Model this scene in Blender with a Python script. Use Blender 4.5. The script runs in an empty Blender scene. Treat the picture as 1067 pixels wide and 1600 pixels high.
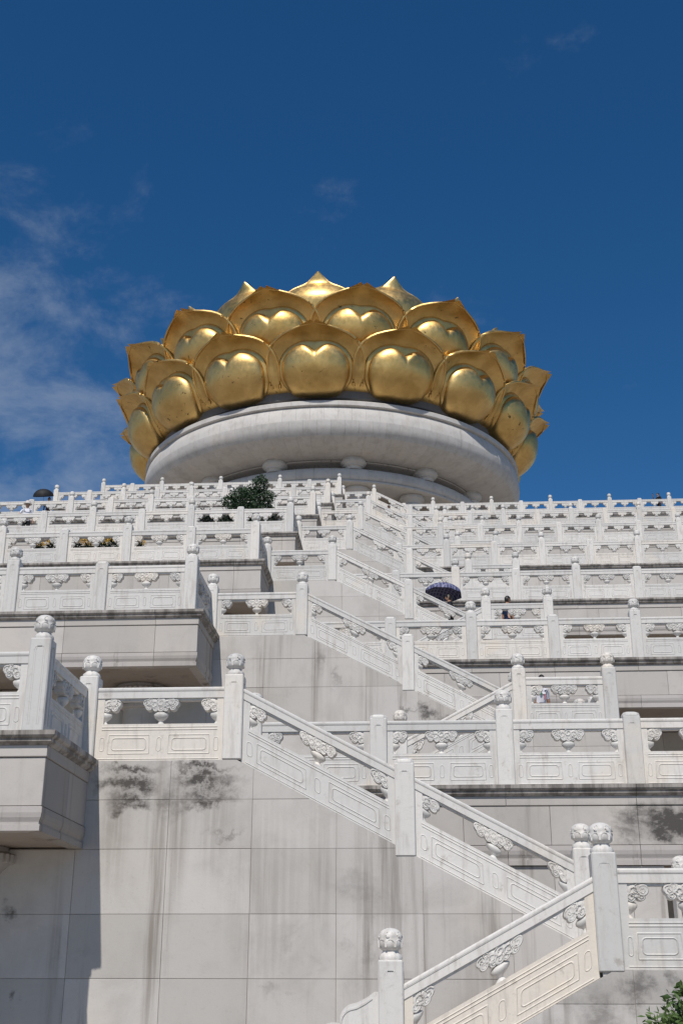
import bpy, bmesh, math, random
from mathutils import Vector, Matrix, noise as mnoise
random.seed(7)
R = math.radians
scene = bpy.context.scene
COL = scene.collection

# ------------------------------------------------------------------ camera
EYE = 1.594
PITCH, YAW, ROLL = R(21.602), R(3.626), R(0.167)
cam_d = bpy.data.cameras.new('camera')
cam = bpy.data.objects.new('camera', cam_d)
COL.objects.link(cam)
cam_d.sensor_fit = 'VERTICAL'
cam_d.sensor_height = 36.0
cam_d.lens = 1900 / 1600 * 36.0
cam_d.clip_start = 0.1
cam_d.clip_end = 6000
cam.location = (0, 0, EYE)
fw = Vector((-math.sin(YAW) * math.cos(PITCH), math.cos(YAW) * math.cos(PITCH), math.sin(PITCH)))
rt = Vector((math.cos(YAW), math.sin(YAW), 0))
up = rt.cross(fw)
rm = Matrix((rt, up, -fw)).transposed()
cam.rotation_euler = (rm @ Matrix.Rotation(ROLL, 3, 'Z')).to_euler()
scene.camera = cam

# ------------------------------------------------------------------ light
SUN_EL, SUN_AZ = R(51), R(6.5)          # azimuth: how far left of straight behind the camera
sun_d = bpy.data.lights.new('sun', 'SUN')
sun_d.energy = 3.95
sun_d.angle = R(0.53)
sun_d.color = (1.0, 0.945, 0.865)
sun = bpy.data.objects.new('sun', sun_d)
COL.objects.link(sun)
to_sun = Vector((-math.sin(SUN_AZ) * math.cos(SUN_EL), -math.cos(SUN_AZ) * math.cos(SUN_EL), math.sin(SUN_EL)))
sun.rotation_euler = to_sun.to_track_quat('Z', 'Y').to_euler()
sun.location = to_sun * 200

world = bpy.data.worlds.new('World')
scene.world = world
world.use_nodes = True
wt = world.node_tree
wt.nodes.clear()
def wn(t, **k):
    n = wt.nodes.new(t)
    for a, b in k.items():
        setattr(n, a, b)
    return n
w_out = wn('ShaderNodeOutputWorld')
w_bg = wn('ShaderNodeBackground')
w_bg.inputs['Strength'].default_value = 0.085
sky = wn('ShaderNodeTexSky', sky_type='NISHITA')
sky.sun_disc = False
sky.sun_elevation = SUN_EL
sky.sun_rotation = math.pi + SUN_AZ
sky.altitude = 0
sky.air_density = 1.0
sky.dust_density = 0.0
sky.ozone_density = 6.0
tc = wn('ShaderNodeTexCoord')
sep = wn('ShaderNodeSeparateXYZ')
wt.links.new(tc.outputs['Generated'], sep.inputs[0])
def wmath(op, a, b=None, clamp=False):
    n = wn('ShaderNodeMath', operation=op, use_clamp=clamp)
    for i, v in enumerate((a, b)):
        if v is None: continue
        if isinstance(v, (int, float)): n.inputs[i].default_value = v
        else: wt.links.new(v, n.inputs[i])
    return n.outputs[0]
zz = wmath('ADD', wmath('MAXIMUM', sep.outputs[2], 0.0), 0.3)
cmb = wn('ShaderNodeCombineXYZ')
wt.links.new(wmath('DIVIDE', sep.outputs[0], zz), cmb.inputs[0])
wt.links.new(wmath('DIVIDE', sep.outputs[1], zz), cmb.inputs[1])
cn = wn('ShaderNodeTexNoise')
cn.inputs['Scale'].default_value = 7.5
cn.inputs['Detail'].default_value = 8
cn.inputs['Roughness'].default_value = 0.64
cn.inputs['Distortion'].default_value = 0.2
wt.links.new(cmb.outputs[0], cn.inputs['Vector'])
cn2 = wn('ShaderNodeTexNoise')
cn2.inputs['Scale'].default_value = 1.7
cn2.inputs['Detail'].default_value = 2
wt.links.new(cmb.outputs[0], cn2.inputs['Vector'])
left = wn('ShaderNodeMapRange')                       # the cloud bank lies to the west (left)
left.inputs['From Min'].default_value = -0.11
left.inputs['From Max'].default_value = -0.27
wt.links.new(cmb.outputs[0], sep.inputs[0]) if False else None
wt.links.new(sep.outputs[0], left.inputs['Value'])
lowz = wn('ShaderNodeMapRange')                       # thinner towards the zenith
lowz.inputs['From Min'].default_value = 0.62
lowz.inputs['From Max'].default_value = 0.46
lowz.inputs['To Min'].default_value = 0.05
wt.links.new(sep.outputs[2], lowz.inputs['Value'])
thr = wmath('ADD', wmath('MULTIPLY', wmath('MULTIPLY', left.outputs[0], lowz.outputs[0]), 0.30), wmath('MULTIPLY', cn2.outputs['Fac'], 0.08))
dens = wmath('ADD', cn.outputs['Fac'], thr)
mr = wn('ShaderNodeMapRange', interpolation_type='SMOOTHSTEP')
mr.inputs['From Min'].default_value = 0.635
mr.inputs['From Max'].default_value = 1.0
mr.inputs['To Max'].default_value = 0.52
wt.links.new(dens, mr.inputs['Value'])
hs = wn('ShaderNodeHueSaturation')
hs.inputs['Saturation'].default_value = 1.24
hs.inputs['Value'].default_value = 0.92
wt.links.new(sky.outputs[0], hs.inputs['Color'])
mx = wn('ShaderNodeMix', data_type='RGBA')
wt.links.new(mr.outputs[0], mx.inputs['Factor'])
wt.links.new(hs.outputs[0], mx.inputs[6])
mx.inputs[7].default_value = (3.6, 4.3, 5.6, 1)
wt.links.new(mx.outputs[2], w_bg.inputs['Color'])
wt.links.new(w_bg.outputs[0], w_out.inputs['Surface'])

scene.view_settings.view_transform = 'Standard'
scene.view_settings.look = 'None'
scene.view_settings.exposure = 0.0
scene.view_settings.gamma = 1.0
scene.view_settings.use_curve_mapping = False
scene.render.engine = 'CYCLES'
scene.cycles.max_bounces = 4
scene.cycles.use_denoising = True

# ------------------------------------------------------------------ measured layout (metres; x right, y away, z up)
D1, DD, DH = 20.34, 10.188, 4.755        # first terrace edge, depth and height of one tier
HR = 1.093                                # balustrade height
XL, XLL = -2.711, -4.874                  # landing posts
DL, DB, DF = 2.582, 4.708, 5.576          # upper flight, bastion front, lower flight: metres before the terrace edge
XB, XBL = -5.015, -21.4                   # bastion corners
XH, XHR = 2.105, 3.953                    # half landing
HH = 2.902                                # half landing below the terrace
SL = 0.53                                 # slope of the flights
XF_MID, XF_END = -0.20, 2.26
XF_LOW = -0.36
NT = 7
FRAME_R = [5.6, 8.6, 11.4, 14.2, 17.0, 19.8, 22.6]
FRAME_L = [-9.5, -13.5, -17.5, -21.4, -21.4, -21.4, -21.4]
ORD = ['lowest', 'second', 'third', 'fourth', 'fifth', 'sixth', 'topmost']
def TY(k): return D1 + (k - 1) * DD
def TZ(k): return k * DH

# ------------------------------------------------------------------ helpers
class MB:
    def __init__(self): self.v = []; self.f = []; self.m = []
    def add(self, vs, fs, mi=0):
        o = len(self.v); self.v += [tuple(p) for p in vs]
        self.f += [tuple(i + o for i in f) for f in fs]; self.m += [mi] * len(fs)
    def box(self, x0, x1, y0, y1, z0, z1, mi=0):
        vs = [(x, y, z) for z in (z0, z1) for y in (y0, y1) for x in (x0, x1)]
        self.add(vs, [(0, 2, 3, 1), (4, 5, 7, 6), (0, 1, 5, 4), (2, 6, 7, 3), (0, 4, 6, 2), (1, 3, 7, 5)], mi)
    def cbox(self, x0, x1, y0, y1, z0, z1, c=0.012, mi=0):
        """box with chamfered edges"""
        vs = []; idx = {}
        def P(x, y, z):
            k = (round(x, 5), round(y, 5), round(z, 5))
            if k not in idx: idx[k] = len(vs); vs.append((x, y, z))
            return idx[k]
        X, Y, Z = (x0, x1), (y0, y1), (z0, z1)
        s = (1, -1)
        A = lambda i, j, k: P(X[i], Y[j] + s[j] * c, Z[k] + s[k] * c)
        B = lambda i, j, k: P(X[i] + s[i] * c, Y[j], Z[k] + s[k] * c)
        C = lambda i, j, k: P(X[i] + s[i] * c, Y[j] + s[j] * c, Z[k])
        fs = []
        for i in (0, 1):
            q = [A(i, 0, 0), A(i, 1, 0), A(i, 1, 1), A(i, 0, 1)]; fs.append(q if i else q[::-1])
        for j in (0, 1):
            q = [B(0, j, 0), B(1, j, 0), B(1, j, 1), B(0, j, 1)]; fs.append(q[::-1] if j else q)
        for k in (0, 1):
            q = [C(0, 0, k), C(1, 0, k), C(1, 1, k), C(0, 1, k)]; fs.append(q if k else q[::-1])
        for j in (0, 1):
            for k in (0, 1): fs.append([B(0, j, k), B(1, j, k), C(1, j, k), C(0, j, k)])
            for i in (0, 1): fs.append([A(i, j, 0), A(i, j, 1), B(i, j, 1), B(i, j, 0)])
        for i in (0, 1):
            for k in (0, 1): fs.append([A(i, 0, k), A(i, 1, k), C(i, 1, k), C(i, 0, k)])
            for j in (0, 1):
                for k in (0, 1): fs.append([A(i, j, k), B(i, j, k), C(i, j, k)])
        self.add(vs, fs, mi)
    def prism(self, poly, y0, y1, mi=0):
        """polygon in xz extruded along y"""
        n = len(poly)
        self.add([(x, y0, z) for x, z in poly] + [(x, y1, z) for x, z in poly],
                 [tuple(range(n)), tuple(range(2 * n - 1, n - 1, -1))] +
                 [(i, i + n, (i + 1) % n + n, (i + 1) % n) for i in range(n)], mi)
    def sweep_x(self, prof, x0, x1, mi=0):
        """profile in yz extruded along x"""
        n = len(prof)
        self.add([(x0, y, z) for y, z in prof] + [(x1, y, z) for y, z in prof],
                 [tuple(range(n)), tuple(range(2 * n - 1, n - 1, -1))] +
                 [(i, i + n, (i + 1) % n + n, (i + 1) % n) for i in range(n)], mi)
    def lathe(self, prof, c=(0, 0, 0), n=20, sy=1.0, mod=None, mi=0):
        vs = []; fs = []; m = len(prof)
        for j in range(n):
            a = 2 * math.pi * j / n
            for i, (r, z) in enumerate(prof):
                rr = r if mod is None else mod(a, i, r)
                vs.append((c[0] + rr * math.cos(a), c[1] + rr * math.sin(a) * sy, c[2] + z))
        for j in range(n):
            k = (j + 1) % n
            for i in range(m - 1):
                fs.append((j * m + i, k * m + i, k * m + i + 1, j * m + i + 1))
        fs.append(tuple(j * m for j in range(n))[::-1]); fs.append(tuple(j * m + m - 1 for j in range(n)))
        self.add(vs, fs, mi)
    def tube(self, pts, rad, n=8, mi=0):
        vs = []; fs = []
        pts = [Vector(p) for p in pts]
        for i, p in enumerate(pts):
            d = (pts[min(i + 1, len(pts) - 1)] - pts[max(i - 1, 0)]).normalized()
            a = d.orthogonal().normalized(); b = d.cross(a)
            r = rad[i] if isinstance(rad, (list, tuple)) else rad
            for j in range(n):
                t = 2 * math.pi * j / n
                vs.append(p + (a * math.cos(t) + b * math.sin(t)) * r)
        for i in range(len(pts) - 1):
            for j in range(n):
                k = (j + 1) % n
                fs.append((i * n + j, i * n + k, (i + 1) * n + k, (i + 1) * n + j))
        fs.append(tuple(range(n))[::-1]); fs.append(tuple(range((len(pts) - 1) * n, len(pts) * n)))
        self.add(vs, fs, mi)
    def mesh(self, name, mats, smooth=None, shear=None):
        v = self.v
        if shear is not None: v = [shear(*p) for p in v]
        me = bpy.data.meshes.new(name)
        me.from_pydata(v, [], self.f)
        bm = bmesh.new(); bm.from_mesh(me)
        bmesh.ops.recalc_face_normals(bm, faces=bm.faces); bm.to_mesh(me); bm.free()
        for m in (mats if isinstance(mats, (list, tuple)) else [mats]): me.materials.append(m)
        if len(me.materials) > 1: me.polygons.foreach_set('material_index', self.m)
        if smooth is not None:
            me.polygons.foreach_set('use_smooth', [True] * len(me.polygons))
            me.set_sharp_from_angle(angle=R(smooth))
        me.update()
        return me
def obj(name, me, parent=None, loc=(0, 0, 0), rz=0.0):
    o = bpy.data.objects.new(name, me); COL.objects.link(o)
    o.location = loc
    if rz: o.rotation_euler = (0, 0, rz)
    if parent is not None: o.parent = parent
    return o
def thing(name, label, cat, loc=(0, 0, 0), rz=0.0, group=None):
    o = obj(name, None, None, loc, rz)
    o['label'] = label; o['category'] = cat
    if group: o['group'] = group
    return o
def tag(o, label, cat, group=None):
    o['label'] = label; o['category'] = cat
    if group: o['group'] = group
    return o

# ------------------------------------------------------------------ materials
def new_mat(name):
    m = bpy.data.materials.new(name); m.use_nodes = True
    t = m.node_tree; t.nodes.clear()
    o = t.nodes.new('ShaderNodeOutputMaterial'); b = t.nodes.new('ShaderNodeBsdfPrincipled')
    t.links.new(b.outputs[0], o.inputs[0])
    return m, t, b
class NT_:
    def __init__(self, t): self.t = t
    def n(self, ty, **k):
        n = self.t.nodes.new(ty)
        for a, b in k.items(): setattr(n, a, b)
        return n
    def link(self, a, b): self.t.links.new(a, b)
    def math(self, op, a, b=None, c=None, clamp=False):
        n = self.n('ShaderNodeMath', operation=op, use_clamp=clamp)
        for i, v in enumerate((a, b, c)):
            if v is None: continue
            if isinstance(v, (int, float)): n.inputs[i].default_value = v
            else: self.link(v, n.inputs[i])
        return n.outputs[0]
    def pos(self):
        return self.n('ShaderNodeNewGeometry').outputs['Position']
    def mapv(self, v, scale=(1, 1, 1), loc=(0, 0, 0)):
        m = self.n('ShaderNodeMapping'); m.inputs['Scale'].default_value = scale; m.inputs['Location'].default_value = loc
        self.link(v, m.inputs[0]); return m.outputs[0]
    def noise(self, v, scale, detail=4, rough=0.55, dist=0.0):
        n = self.n('ShaderNodeTexNoise')
        n.inputs['Scale'].default_value = scale; n.inputs['Detail'].default_value = detail
        n.inputs['Roughness'].default_value = rough; n.inputs['Distortion'].default_value = dist
        self.link(v, n.inputs['Vector']); return n.outputs['Fac']
    def rng(self, v, a, b, c=0.0, d=1.0, smooth=True):
        n = self.n('ShaderNodeMapRange', interpolation_type='SMOOTHSTEP' if smooth else 'LINEAR')
        n.inputs['From Min'].default_value = a; n.inputs['From Max'].default_value = b
        n.inputs['To Min'].default_value = c; n.inputs['To Max'].default_value = d
        self.link(v, n.inputs['Value']); return n.outputs[0]
    def mix(self, f, a, b, blend='MIX'):
        n = self.n('ShaderNodeMix', data_type='RGBA', blend_type=blend)
        if isinstance(f, (int, float)): n.inputs['Factor'].default_value = f
        else: self.link(f, n.inputs['Factor'])
        for i, v in ((6, a), (7, b)):
            if isinstance(v, tuple): n.inputs[i].default_value = (*v, 1) if len(v) == 3 else v
            else: self.link(v, n.inputs[i])
        return n.outputs[2]
    def bump(self, h, strength, dist, bsdf):
        n = self.n('ShaderNodeBump'); n.inputs['Strength'].default_value = strength; n.inputs['Distance'].default_value = dist
        self.link(h, n.inputs['Height']); self.link(n.outputs[0], bsdf.inputs['Normal'])

def marble(name, cream=0.0, grey=0.0):
    m, t, b = new_mat(name); g = NT_(t)
    p = g.pos()
    rnd = g.n('ShaderNodeObjectInfo').outputs['Random']
    c = g.mix(g.rng(rnd, 0.0, 0.8, smooth=False), (0.555, 0.545, 0.525), (0.685, 0.662, 0.628))
    c = g.mix(g.math('MULTIPLY', g.rng(rnd, 0.86, 0.97), 0.34), c, (0.70, 0.61, 0.50))
    big = g.noise(g.mapv(p, (1, 1, 0.8)), 0.9, 4, 0.6, 0.6)
    c = g.mix(g.math('MULTIPLY', g.rng(big, 0.55, 0.70), 0.40 + cream * .5), c, (0.70, 0.605, 0.485))
    if cream: c = g.mix(cream, c, (0.73, 0.63, 0.50))
    # dull weathering, fine pits and rain marks
    w = g.noise(g.mapv(p, (7, 7, 1.1)), 1.3, 5, 0.62)
    c = g.mix(g.math('MULTIPLY', g.rng(w, 0.48, 0.72), 0.50), c, (0.40, 0.365, 0.33))
    vn = g.noise(g.mapv(p, (1, 1, 1.6), (2, 7, 1)), 2.2, 6, 0.62, 1.2)
    ve = g.rng(g.math('ABSOLUTE', g.math('SUBTRACT', vn, 0.5)), 0.028, 0.0)
    c = g.mix(g.math('MULTIPLY', ve, 0.11), c, (0.36, 0.35, 0.34))
    d = g.noise(p, 5.5, 6, 0.7)
    c = g.mix(g.math('MULTIPLY', g.rng(d, 0.57, 0.74), 0.55), c, (0.30, 0.26, 0.22))
    sp = g.noise(p, 38, 3, 0.6)
    c = g.mix(g.math('MULTIPLY', g.rng(sp, 0.62, 0.74), 0.16), c, (0.36, 0.33, 0.30))
    t.links.new(c, b.inputs['Base Color'])
    t.links.new(g.rng(d, 0.3, 0.7, 0.42, 0.62), b.inputs['Roughness'])
    b.inputs['Specular IOR Level'].default_value = 0.35
    g.bump(g.noise(p, 60, 4, 0.6), 0.12, 0.01, b)
    return m

def spots_mask(g, p, spots, warp=0.25, nscale=2.6):
    """soft blotches with ragged edges at given x,z places on a wall (stain shapes)"""
    wn_ = g.n('ShaderNodeTexNoise'); wn_.inputs['Scale'].default_value = nscale; wn_.inputs['Detail'].default_value = 7
    wn_.inputs['Roughness'].default_value = 0.68
    g.link(p, wn_.inputs['Vector'])
    off = g.n('ShaderNodeVectorMath', operation='SUBTRACT'); g.link(wn_.outputs['Color'], off.inputs[0]); off.inputs[1].default_value = (.5, .5, .5)
    sc = g.n('ShaderNodeVectorMath', operation='SCALE'); g.link(off.outputs[0], sc.inputs[0]); sc.inputs['Scale'].default_value = warp * 4
    ad = g.n('ShaderNodeVectorMath', operation='ADD'); g.link(p, ad.inputs[0]); g.link(sc.outputs[0], ad.inputs[1])
    tot = None
    for (x, z, rx, rz_, s) in spots:
        v = g.mapv(ad.outputs[0], (1 / rx, 0, 1 / rz_), (-x / rx, 0, -z / rz_))
        l = g.n('ShaderNodeVectorMath', operation='LENGTH'); g.link(v, l.inputs[0])
        k = g.math('MULTIPLY', g.rng(l.outputs['Value'], 1.45, 0.0), s)
        tot = k if tot is None else g.math('MAXIMUM', tot, k)
    return tot

def wall_stone(name, spots=None, soot=1.0, base=(0.50, 0.475, 0.445), streaks=None, var=1.0):
    m, t, b = new_mat(name); g = NT_(t)
    p = g.pos()
    rnd = g.n('ShaderNodeObjectInfo').outputs['Random']
    lo = tuple(x * (1 - .12 * var) for x in base); hi = (base[0] * (1 + .09 * var), base[1] * (1 + .095 * var), base[2] * (1 + .11 * var))
    c = g.mix(rnd, lo, hi)
    mott = g.noise(p, 1.4, 6, 0.62, 0.4)
    c = g.mix(g.math('MULTIPLY', g.rng(mott, 0.42, 0.70), 0.42), c, (0.36, 0.335, 0.31))
    cr = g.noise(g.mapv(p, (1, 1, .6), (3, 0, 5)), 0.55, 4, 0.6, 0.5)
    c = g.mix(g.math('MULTIPLY', g.rng(cr, 0.52, 0.68), 0.25), c, (0.60, 0.53, 0.45))
    # vertical rain streaks
    st = g.noise(g.mapv(p, (3.6, 3.6, 0.16)), 1.0, 5, 0.66)
    gate = g.noise(g.mapv(p, (0.5, 0.5, 0.12), (7, 2, 1)), 1.0, 2, 0.5)
    sm = g.math('MULTIPLY', g.rng(st, 0.53, 0.72), g.rng(gate, 0.42, 0.62))
    c = g.mix(g.math('MULTIPLY', sm, 0.72 * soot, clamp=True), c, (0.19, 0.165, 0.142))
    # soot / lichen blotches
    bl = g.noise(g.mapv(p, (1, 1, 1.2), (1, 4, 9)), 2.3, 8, 0.72, 0.3)
    reg = g.noise(g.mapv(p, (1, 1, 1), (11, 0, 3)), 0.42, 2, 0.5)
    bm_ = g.math('MULTIPLY', g.rng(bl, 0.52, 0.72), g.rng(reg, 0.54, 0.70))
    c = g.mix(g.math('MULTIPLY', bm_, 0.45 * soot), c, (0.14, 0.125, 0.115))
    if spots:
        sk = spots_mask(g, p, spots)
        gr_ = g.noise(g.mapv(p, (1, 1, 2.4)), 6, 7, 0.72)
        sk = g.math('MULTIPLY', sk, g.rng(gr_, 0.30, 0.58, 0.55, 1.3), clamp=True)
        c = g.mix(sk, c, (0.075, 0.068, 0.063))
    if streaks:
        sk = spots_mask(g, g.mapv(p, (1, 1, 1)), streaks, 0.035, 1.2)
        sk = g.math('MULTIPLY', sk, g.rng(g.noise(g.mapv(p, (14, 14, .5)), 1.0, 4, .6), 0.34, 0.60, 0.15, 1.0))
        c = g.mix(sk, c, (0.20, 0.17, 0.145))
    sp = g.noise(p, 26, 4, 0.65)
    c = g.mix(g.math('MULTIPLY', g.rng(sp, 0.58, 0.74), 0.22), c, (0.25, 0.23, 0.21))
    t.links.new(c, b.inputs['Base Color'])
    b.inputs['Roughness'].default_value = 0.68
    b.inputs['Specular IOR Level'].default_value = 0.3
    g.bump(g.math('ADD', g.noise(p, 45, 5, 0.65), g.math('MULTIPLY', mott, 0.6)), 0.16, 0.012, b)
    return m

def cornice_stone():
    m, t, b = new_mat('weathered cornice stone'); g = NT_(t)
    p = g.pos()
    rnd = g.n('ShaderNodeObjectInfo').outputs['Random']
    c = g.mix(rnd, (0.30, 0.275, 0.25), (0.42, 0.39, 0.36))
    st = g.noise(g.mapv(p, (5, 5, 0.5)), 1.0, 6, 0.68)
    c = g.mix(g.math('MULTIPLY', g.rng(st, 0.40, 0.62), 0.85), c, (0.11, 0.098, 0.088))
    lt = g.noise(g.mapv(p, (2.2, 2.2, 1), (4, 1, 8)), 1.0, 5, 0.7)
    c = g.mix(g.math('MULTIPLY', g.rng(lt, 0.56, 0.68), 0.6), c, (0.50, 0.46, 0.42))
    t.links.new(c, b.inputs['Base Color']); b.inputs['Roughness'].default_value = 0.75
    g.bump(g.noise(p, 40, 5, 0.65), 0.2, 0.012, b)
    return m

def gold_mat():
    m, t, b = new_mat('gilded copper'); g = NT_(t)
    tcn = g.n('ShaderNodeTexCoord'); p = g.pos()
    rnd = g.n('ShaderNodeObjectInfo').outputs['Random']
    a = g.noise(p, 0.55, 6, 0.62, 0.4)
    c = g.mix(g.rng(a, 0.35, 0.68), (0.76, 0.515, 0.195), (0.55, 0.355, 0.12))
    c = g.mix(g.math('MULTIPLY', rnd, 0.22), c, (0.70, 0.53, 0.27))
    # worn, tarnished flakes
    fl = g.noise(p, 1.9, 8, 0.74)
    rg = g.noise(g.mapv(p, (1, 1, 1), (3, 8, 2)), 0.23, 2, 0.5)
    k = g.math('MULTIPLY', g.rng(fl, 0.60, 0.645), g.rng(rg, 0.47, 0.56))
    c = g.mix(g.math('MULTIPLY', k, 0.85), c, (0.09, 0.075, 0.04))
    t.links.new(c, b.inputs['Base Color'])
    b.inputs['Metallic'].default_value = 1.0
    fine = g.noise(p, 3.0, 6, 0.65)
    t.links.new(g.math('ADD', g.rng(fine, 0.3, 0.7, 0.37, 0.50), g.math('MULTIPLY', k, 0.3)), b.inputs['Roughness'])
    g.bump(g.math('ADD', g.noise(p, 0.9, 4, 0.5), g.math('MULTIPLY', fine, 0.25)), 0.16, 0.18, b)
    return m

def simple(name, col, rough=0.6, var=0.0, scale=20, spec=0.4, sheen=0.0):
    m, t, b = new_mat(name); g = NT_(t)
    if var:
        c = g.mix(g.noise(g.pos(), scale, 4, 0.6), tuple(x * (1 - var) for x in col), tuple(min(1, x * (1 + var)) for x in col))
        t.links.new(c, b.inputs['Base Color'])
    else:
        b.inputs['Base Color'].default_value = (*col, 1)
    b.inputs['Roughness'].default_value = rough; b.inputs['Specular IOR Level'].default_value = spec
    return m

def leaf_mat(name, a, b_):
    m, t, b = new_mat(name); g = NT_(t)
    c = g.mix(g.rng(g.noise(g.pos(), 3.5, 4, 0.7), 0.3, 0.7), a, b_)
    t.links.new(c, b.inputs['Base Color']); b.inputs['Roughness'].default_value = 0.55
    b.inputs['Subsurface Weight'].default_value = 0.0
    return m

M_MARBLE = marble('white marble')
M_CREAM = marble('cream marble', cream=0.5)
Z1 = TZ(1)
SPOTS1 = [(-4.2, Z1 - .10, .42, .08, .95), (-4.2, Z1 - .34, .42, .14, 1.05), (-4.15, Z1 - .60, .34, .13, .8), (-3.05, Z1 - .56, .44, .12, .85),
          (-3.1, Z1 - .10, .46, .07, .9), (-3.1, Z1 - .32, .46, .15, 1.05), (-3.55, Z1 - .62, .16, .35, .45),
          (-2.75, Z1 - 1.02, .22, .06, .4), (-0.9, Z1 - 1.75, .3, .16, .2), (-5.75, Z1 - 2.15, .14, .10, .7),
          (-2.0, Z1 - 3.15, .16, .13, .22), (-5.6, Z1 - 3.2, .06, .08, .6)]
SPOTS2 = [(-0.95 + 1.2, TZ(2) - 1.86, .26, .14, .75), (-.25, TZ(2) - 1.8, .24, .06, .6), (-1.9, TZ(2) - 1.0, .1, .3, .3),
          (0.6, TZ(2) - 2.1, .2, .14, .5), (-2.3, TZ(2) - .6, .14, .25, .35)]
SPOTST = [(4.02, Z1 - .62, .50, .38, 1.25), (4.2, Z1 - .5, .4, .25, 1.1), (3.45, Z1 - .52, .34, .22, .65), (3.3, Z1 - .8, .26, .16, .5), (3.9, Z1 - .86, .26, .14, .9)]
SPOTS0 = [(2.35, Z1 - HH - .16, .2, .16, .55), (2.75, Z1 - HH - .10, .1, .2, .5), (1.9, Z1 - HH - .55, .3, .35, .45),
          (2.15, Z1 - HH - 1.0, .35, .3, .4), (3.3, Z1 - HH - .15, .4, .2, .45), (1.35, Z1 - HH - .9, .3, .3, .35)]
M_WALL = wall_stone('grey granite wall')
STREAK1 = [(-3.72, Z1 - 2.0, .10, 2.6, .75), (-3.45, Z1 - 1.0, .16, 1.1, .55), (-4.35, Z1 - .9, .22, .9, .40), (-2.9, Z1 - .8, .30, .9, .35), (-2.2, Z1 - 1.9, .55, 1.3, .30),
           (-1.4, Z1 - 1.6, .3, 1.1, .30), (-0.4, Z1 - 2.4, .35, 1.1, .28), (-5.1, Z1 - 2.9, .10, 1.8, .35), (0.7, Z1 - 3.2, .3, 1.2, .25)]
M_WALL1 = wall_stone('stained granite wall', SPOTS1, streaks=STREAK1)
M_WALL2 = wall_stone('mottled granite wall', SPOTS2, streaks=[(-2.35, TZ(2) - 1.2, .14, 1.6, .55), (-1.1, TZ(2) - 1.5, .3, 1.4, .35), (-3.6, TZ(2) - .9, .3, 1.2, .45), (0.5, TZ(2) - 2.4, .3, 1.2, .3)])
M_WALL0 = wall_stone('damp granite wall', SPOTS0, soot=1.3)
M_FRIEZE = wall_stone('pale frieze stone', SPOTST, soot=0.8, base=(0.485, 0.455, 0.422))
M_MOULD = wall_stone('sooty moulding stone', None, soot=2.0, base=(0.43, 0.40, 0.375))
M_CORN = cornice_stone()
M_SIDE = wall_stone('stained and shade-darkened side stone', None, soot=2.2, base=(0.37, 0.34, 0.31))  # black streaks are staining; the darker base also paints shade onto the bastions' right returns
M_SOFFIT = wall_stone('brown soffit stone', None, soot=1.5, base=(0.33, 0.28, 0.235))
M_PAVE = wall_stone('paving stone', None, soot=0.5, base=(0.29, 0.255, 0.215))
M_DRUM = wall_stone('drum marble', None, soot=0.4, base=(0.54, 0.52, 0.495), var=.45)
M_JOINT = simple('dark joint mortar', (0.33, 0.29, 0.255), 0.9, 0.3)
M_NECK = simple('dark grey neck', (0.14, 0.14, 0.145), 0.7, 0.2, 2)
M_GOLD = gold_mat()

# ------------------------------------------------------------------ ground
g_ = MB(); g_.add([(-3000, -3000, 0), (3000, -3000, 0), (3000, 3000, 0), (-3000, 3000, 0)], [(0, 1, 2, 3)])
ground = obj('ground', g_.mesh('ground', M_PAVE)); ground['kind'] = 'structure'

# ------------------------------------------------------------------ balustrade pieces
PW = 0.285                                # post width
def ring(mb, cx, cz, w, h, rc, wd, dp, y0, n=4):
    """raised rounded-rectangle moulding on a face at y0, towards -y"""
    def loop(k):
        a, b_, r = w / 2 - k, h / 2 - k, max(rc - k, 0.004)
        pts = []
        for q, (sx, sz) in enumerate(((1, 1), (-1, 1), (-1, -1), (1, -1))):
            for i in range(n):
                t = math.pi / 2 * (q + i / (n - 1))
                pts.append((cx + sx * (a - r) + r * math.cos(t), cz + sz * (b_ - r) + r * math.sin(t)))
        return pts
    o, i1, i2 = loop(0), loop(wd * .5), loop(wd)
    m = len(o)
    vs = [(x, y0, z) for x, z in o] + [(x, y0 - dp, z) for x, z in i1] + [(x, y0 - 0.0, z) for x, z in i2]
    fs = []
    for j in range(m):
        k = (j + 1) % m
        fs += [(j, k, m + k, m + j), (m + j, m + k, 2 * m + k, 2 * m + j)]
    mb.add(vs, fs)
def line(mb, x0, x1, z, hgt, dp, y0):
    mb.add([(x0, y0, z - hgt / 2), (x1, y0, z - hgt / 2), (x1, y0 - dp, z), (x0, y0 - dp, z), (x0, y0, z + hgt / 2), (x1, y0, z + hgt / 2)],
           [(0, 1, 3 - 1, 3), (3, 2, 5, 4), (0, 3, 4), (1, 5, 2)])
def swirl(mb, cx, cz, r, y0, dirn, turns=1.35, start=0.0, w=None):
    """spiral ridge of a carved cloud scroll"""
    pts = []; N = 13
    for i in range(N):
        t = i / (N - 1)
        a = start + dirn * t * turns * 2 * math.pi
        rr = r * (1 - 0.78 * t)
        pts.append((cx + rr * math.cos(a), y0, cz + rr * math.sin(a)))
    mb.tube(pts, [(w or r * 0.135) * (1 - .35 * i / (N - 1)) for i in range(N)], 5)
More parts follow.
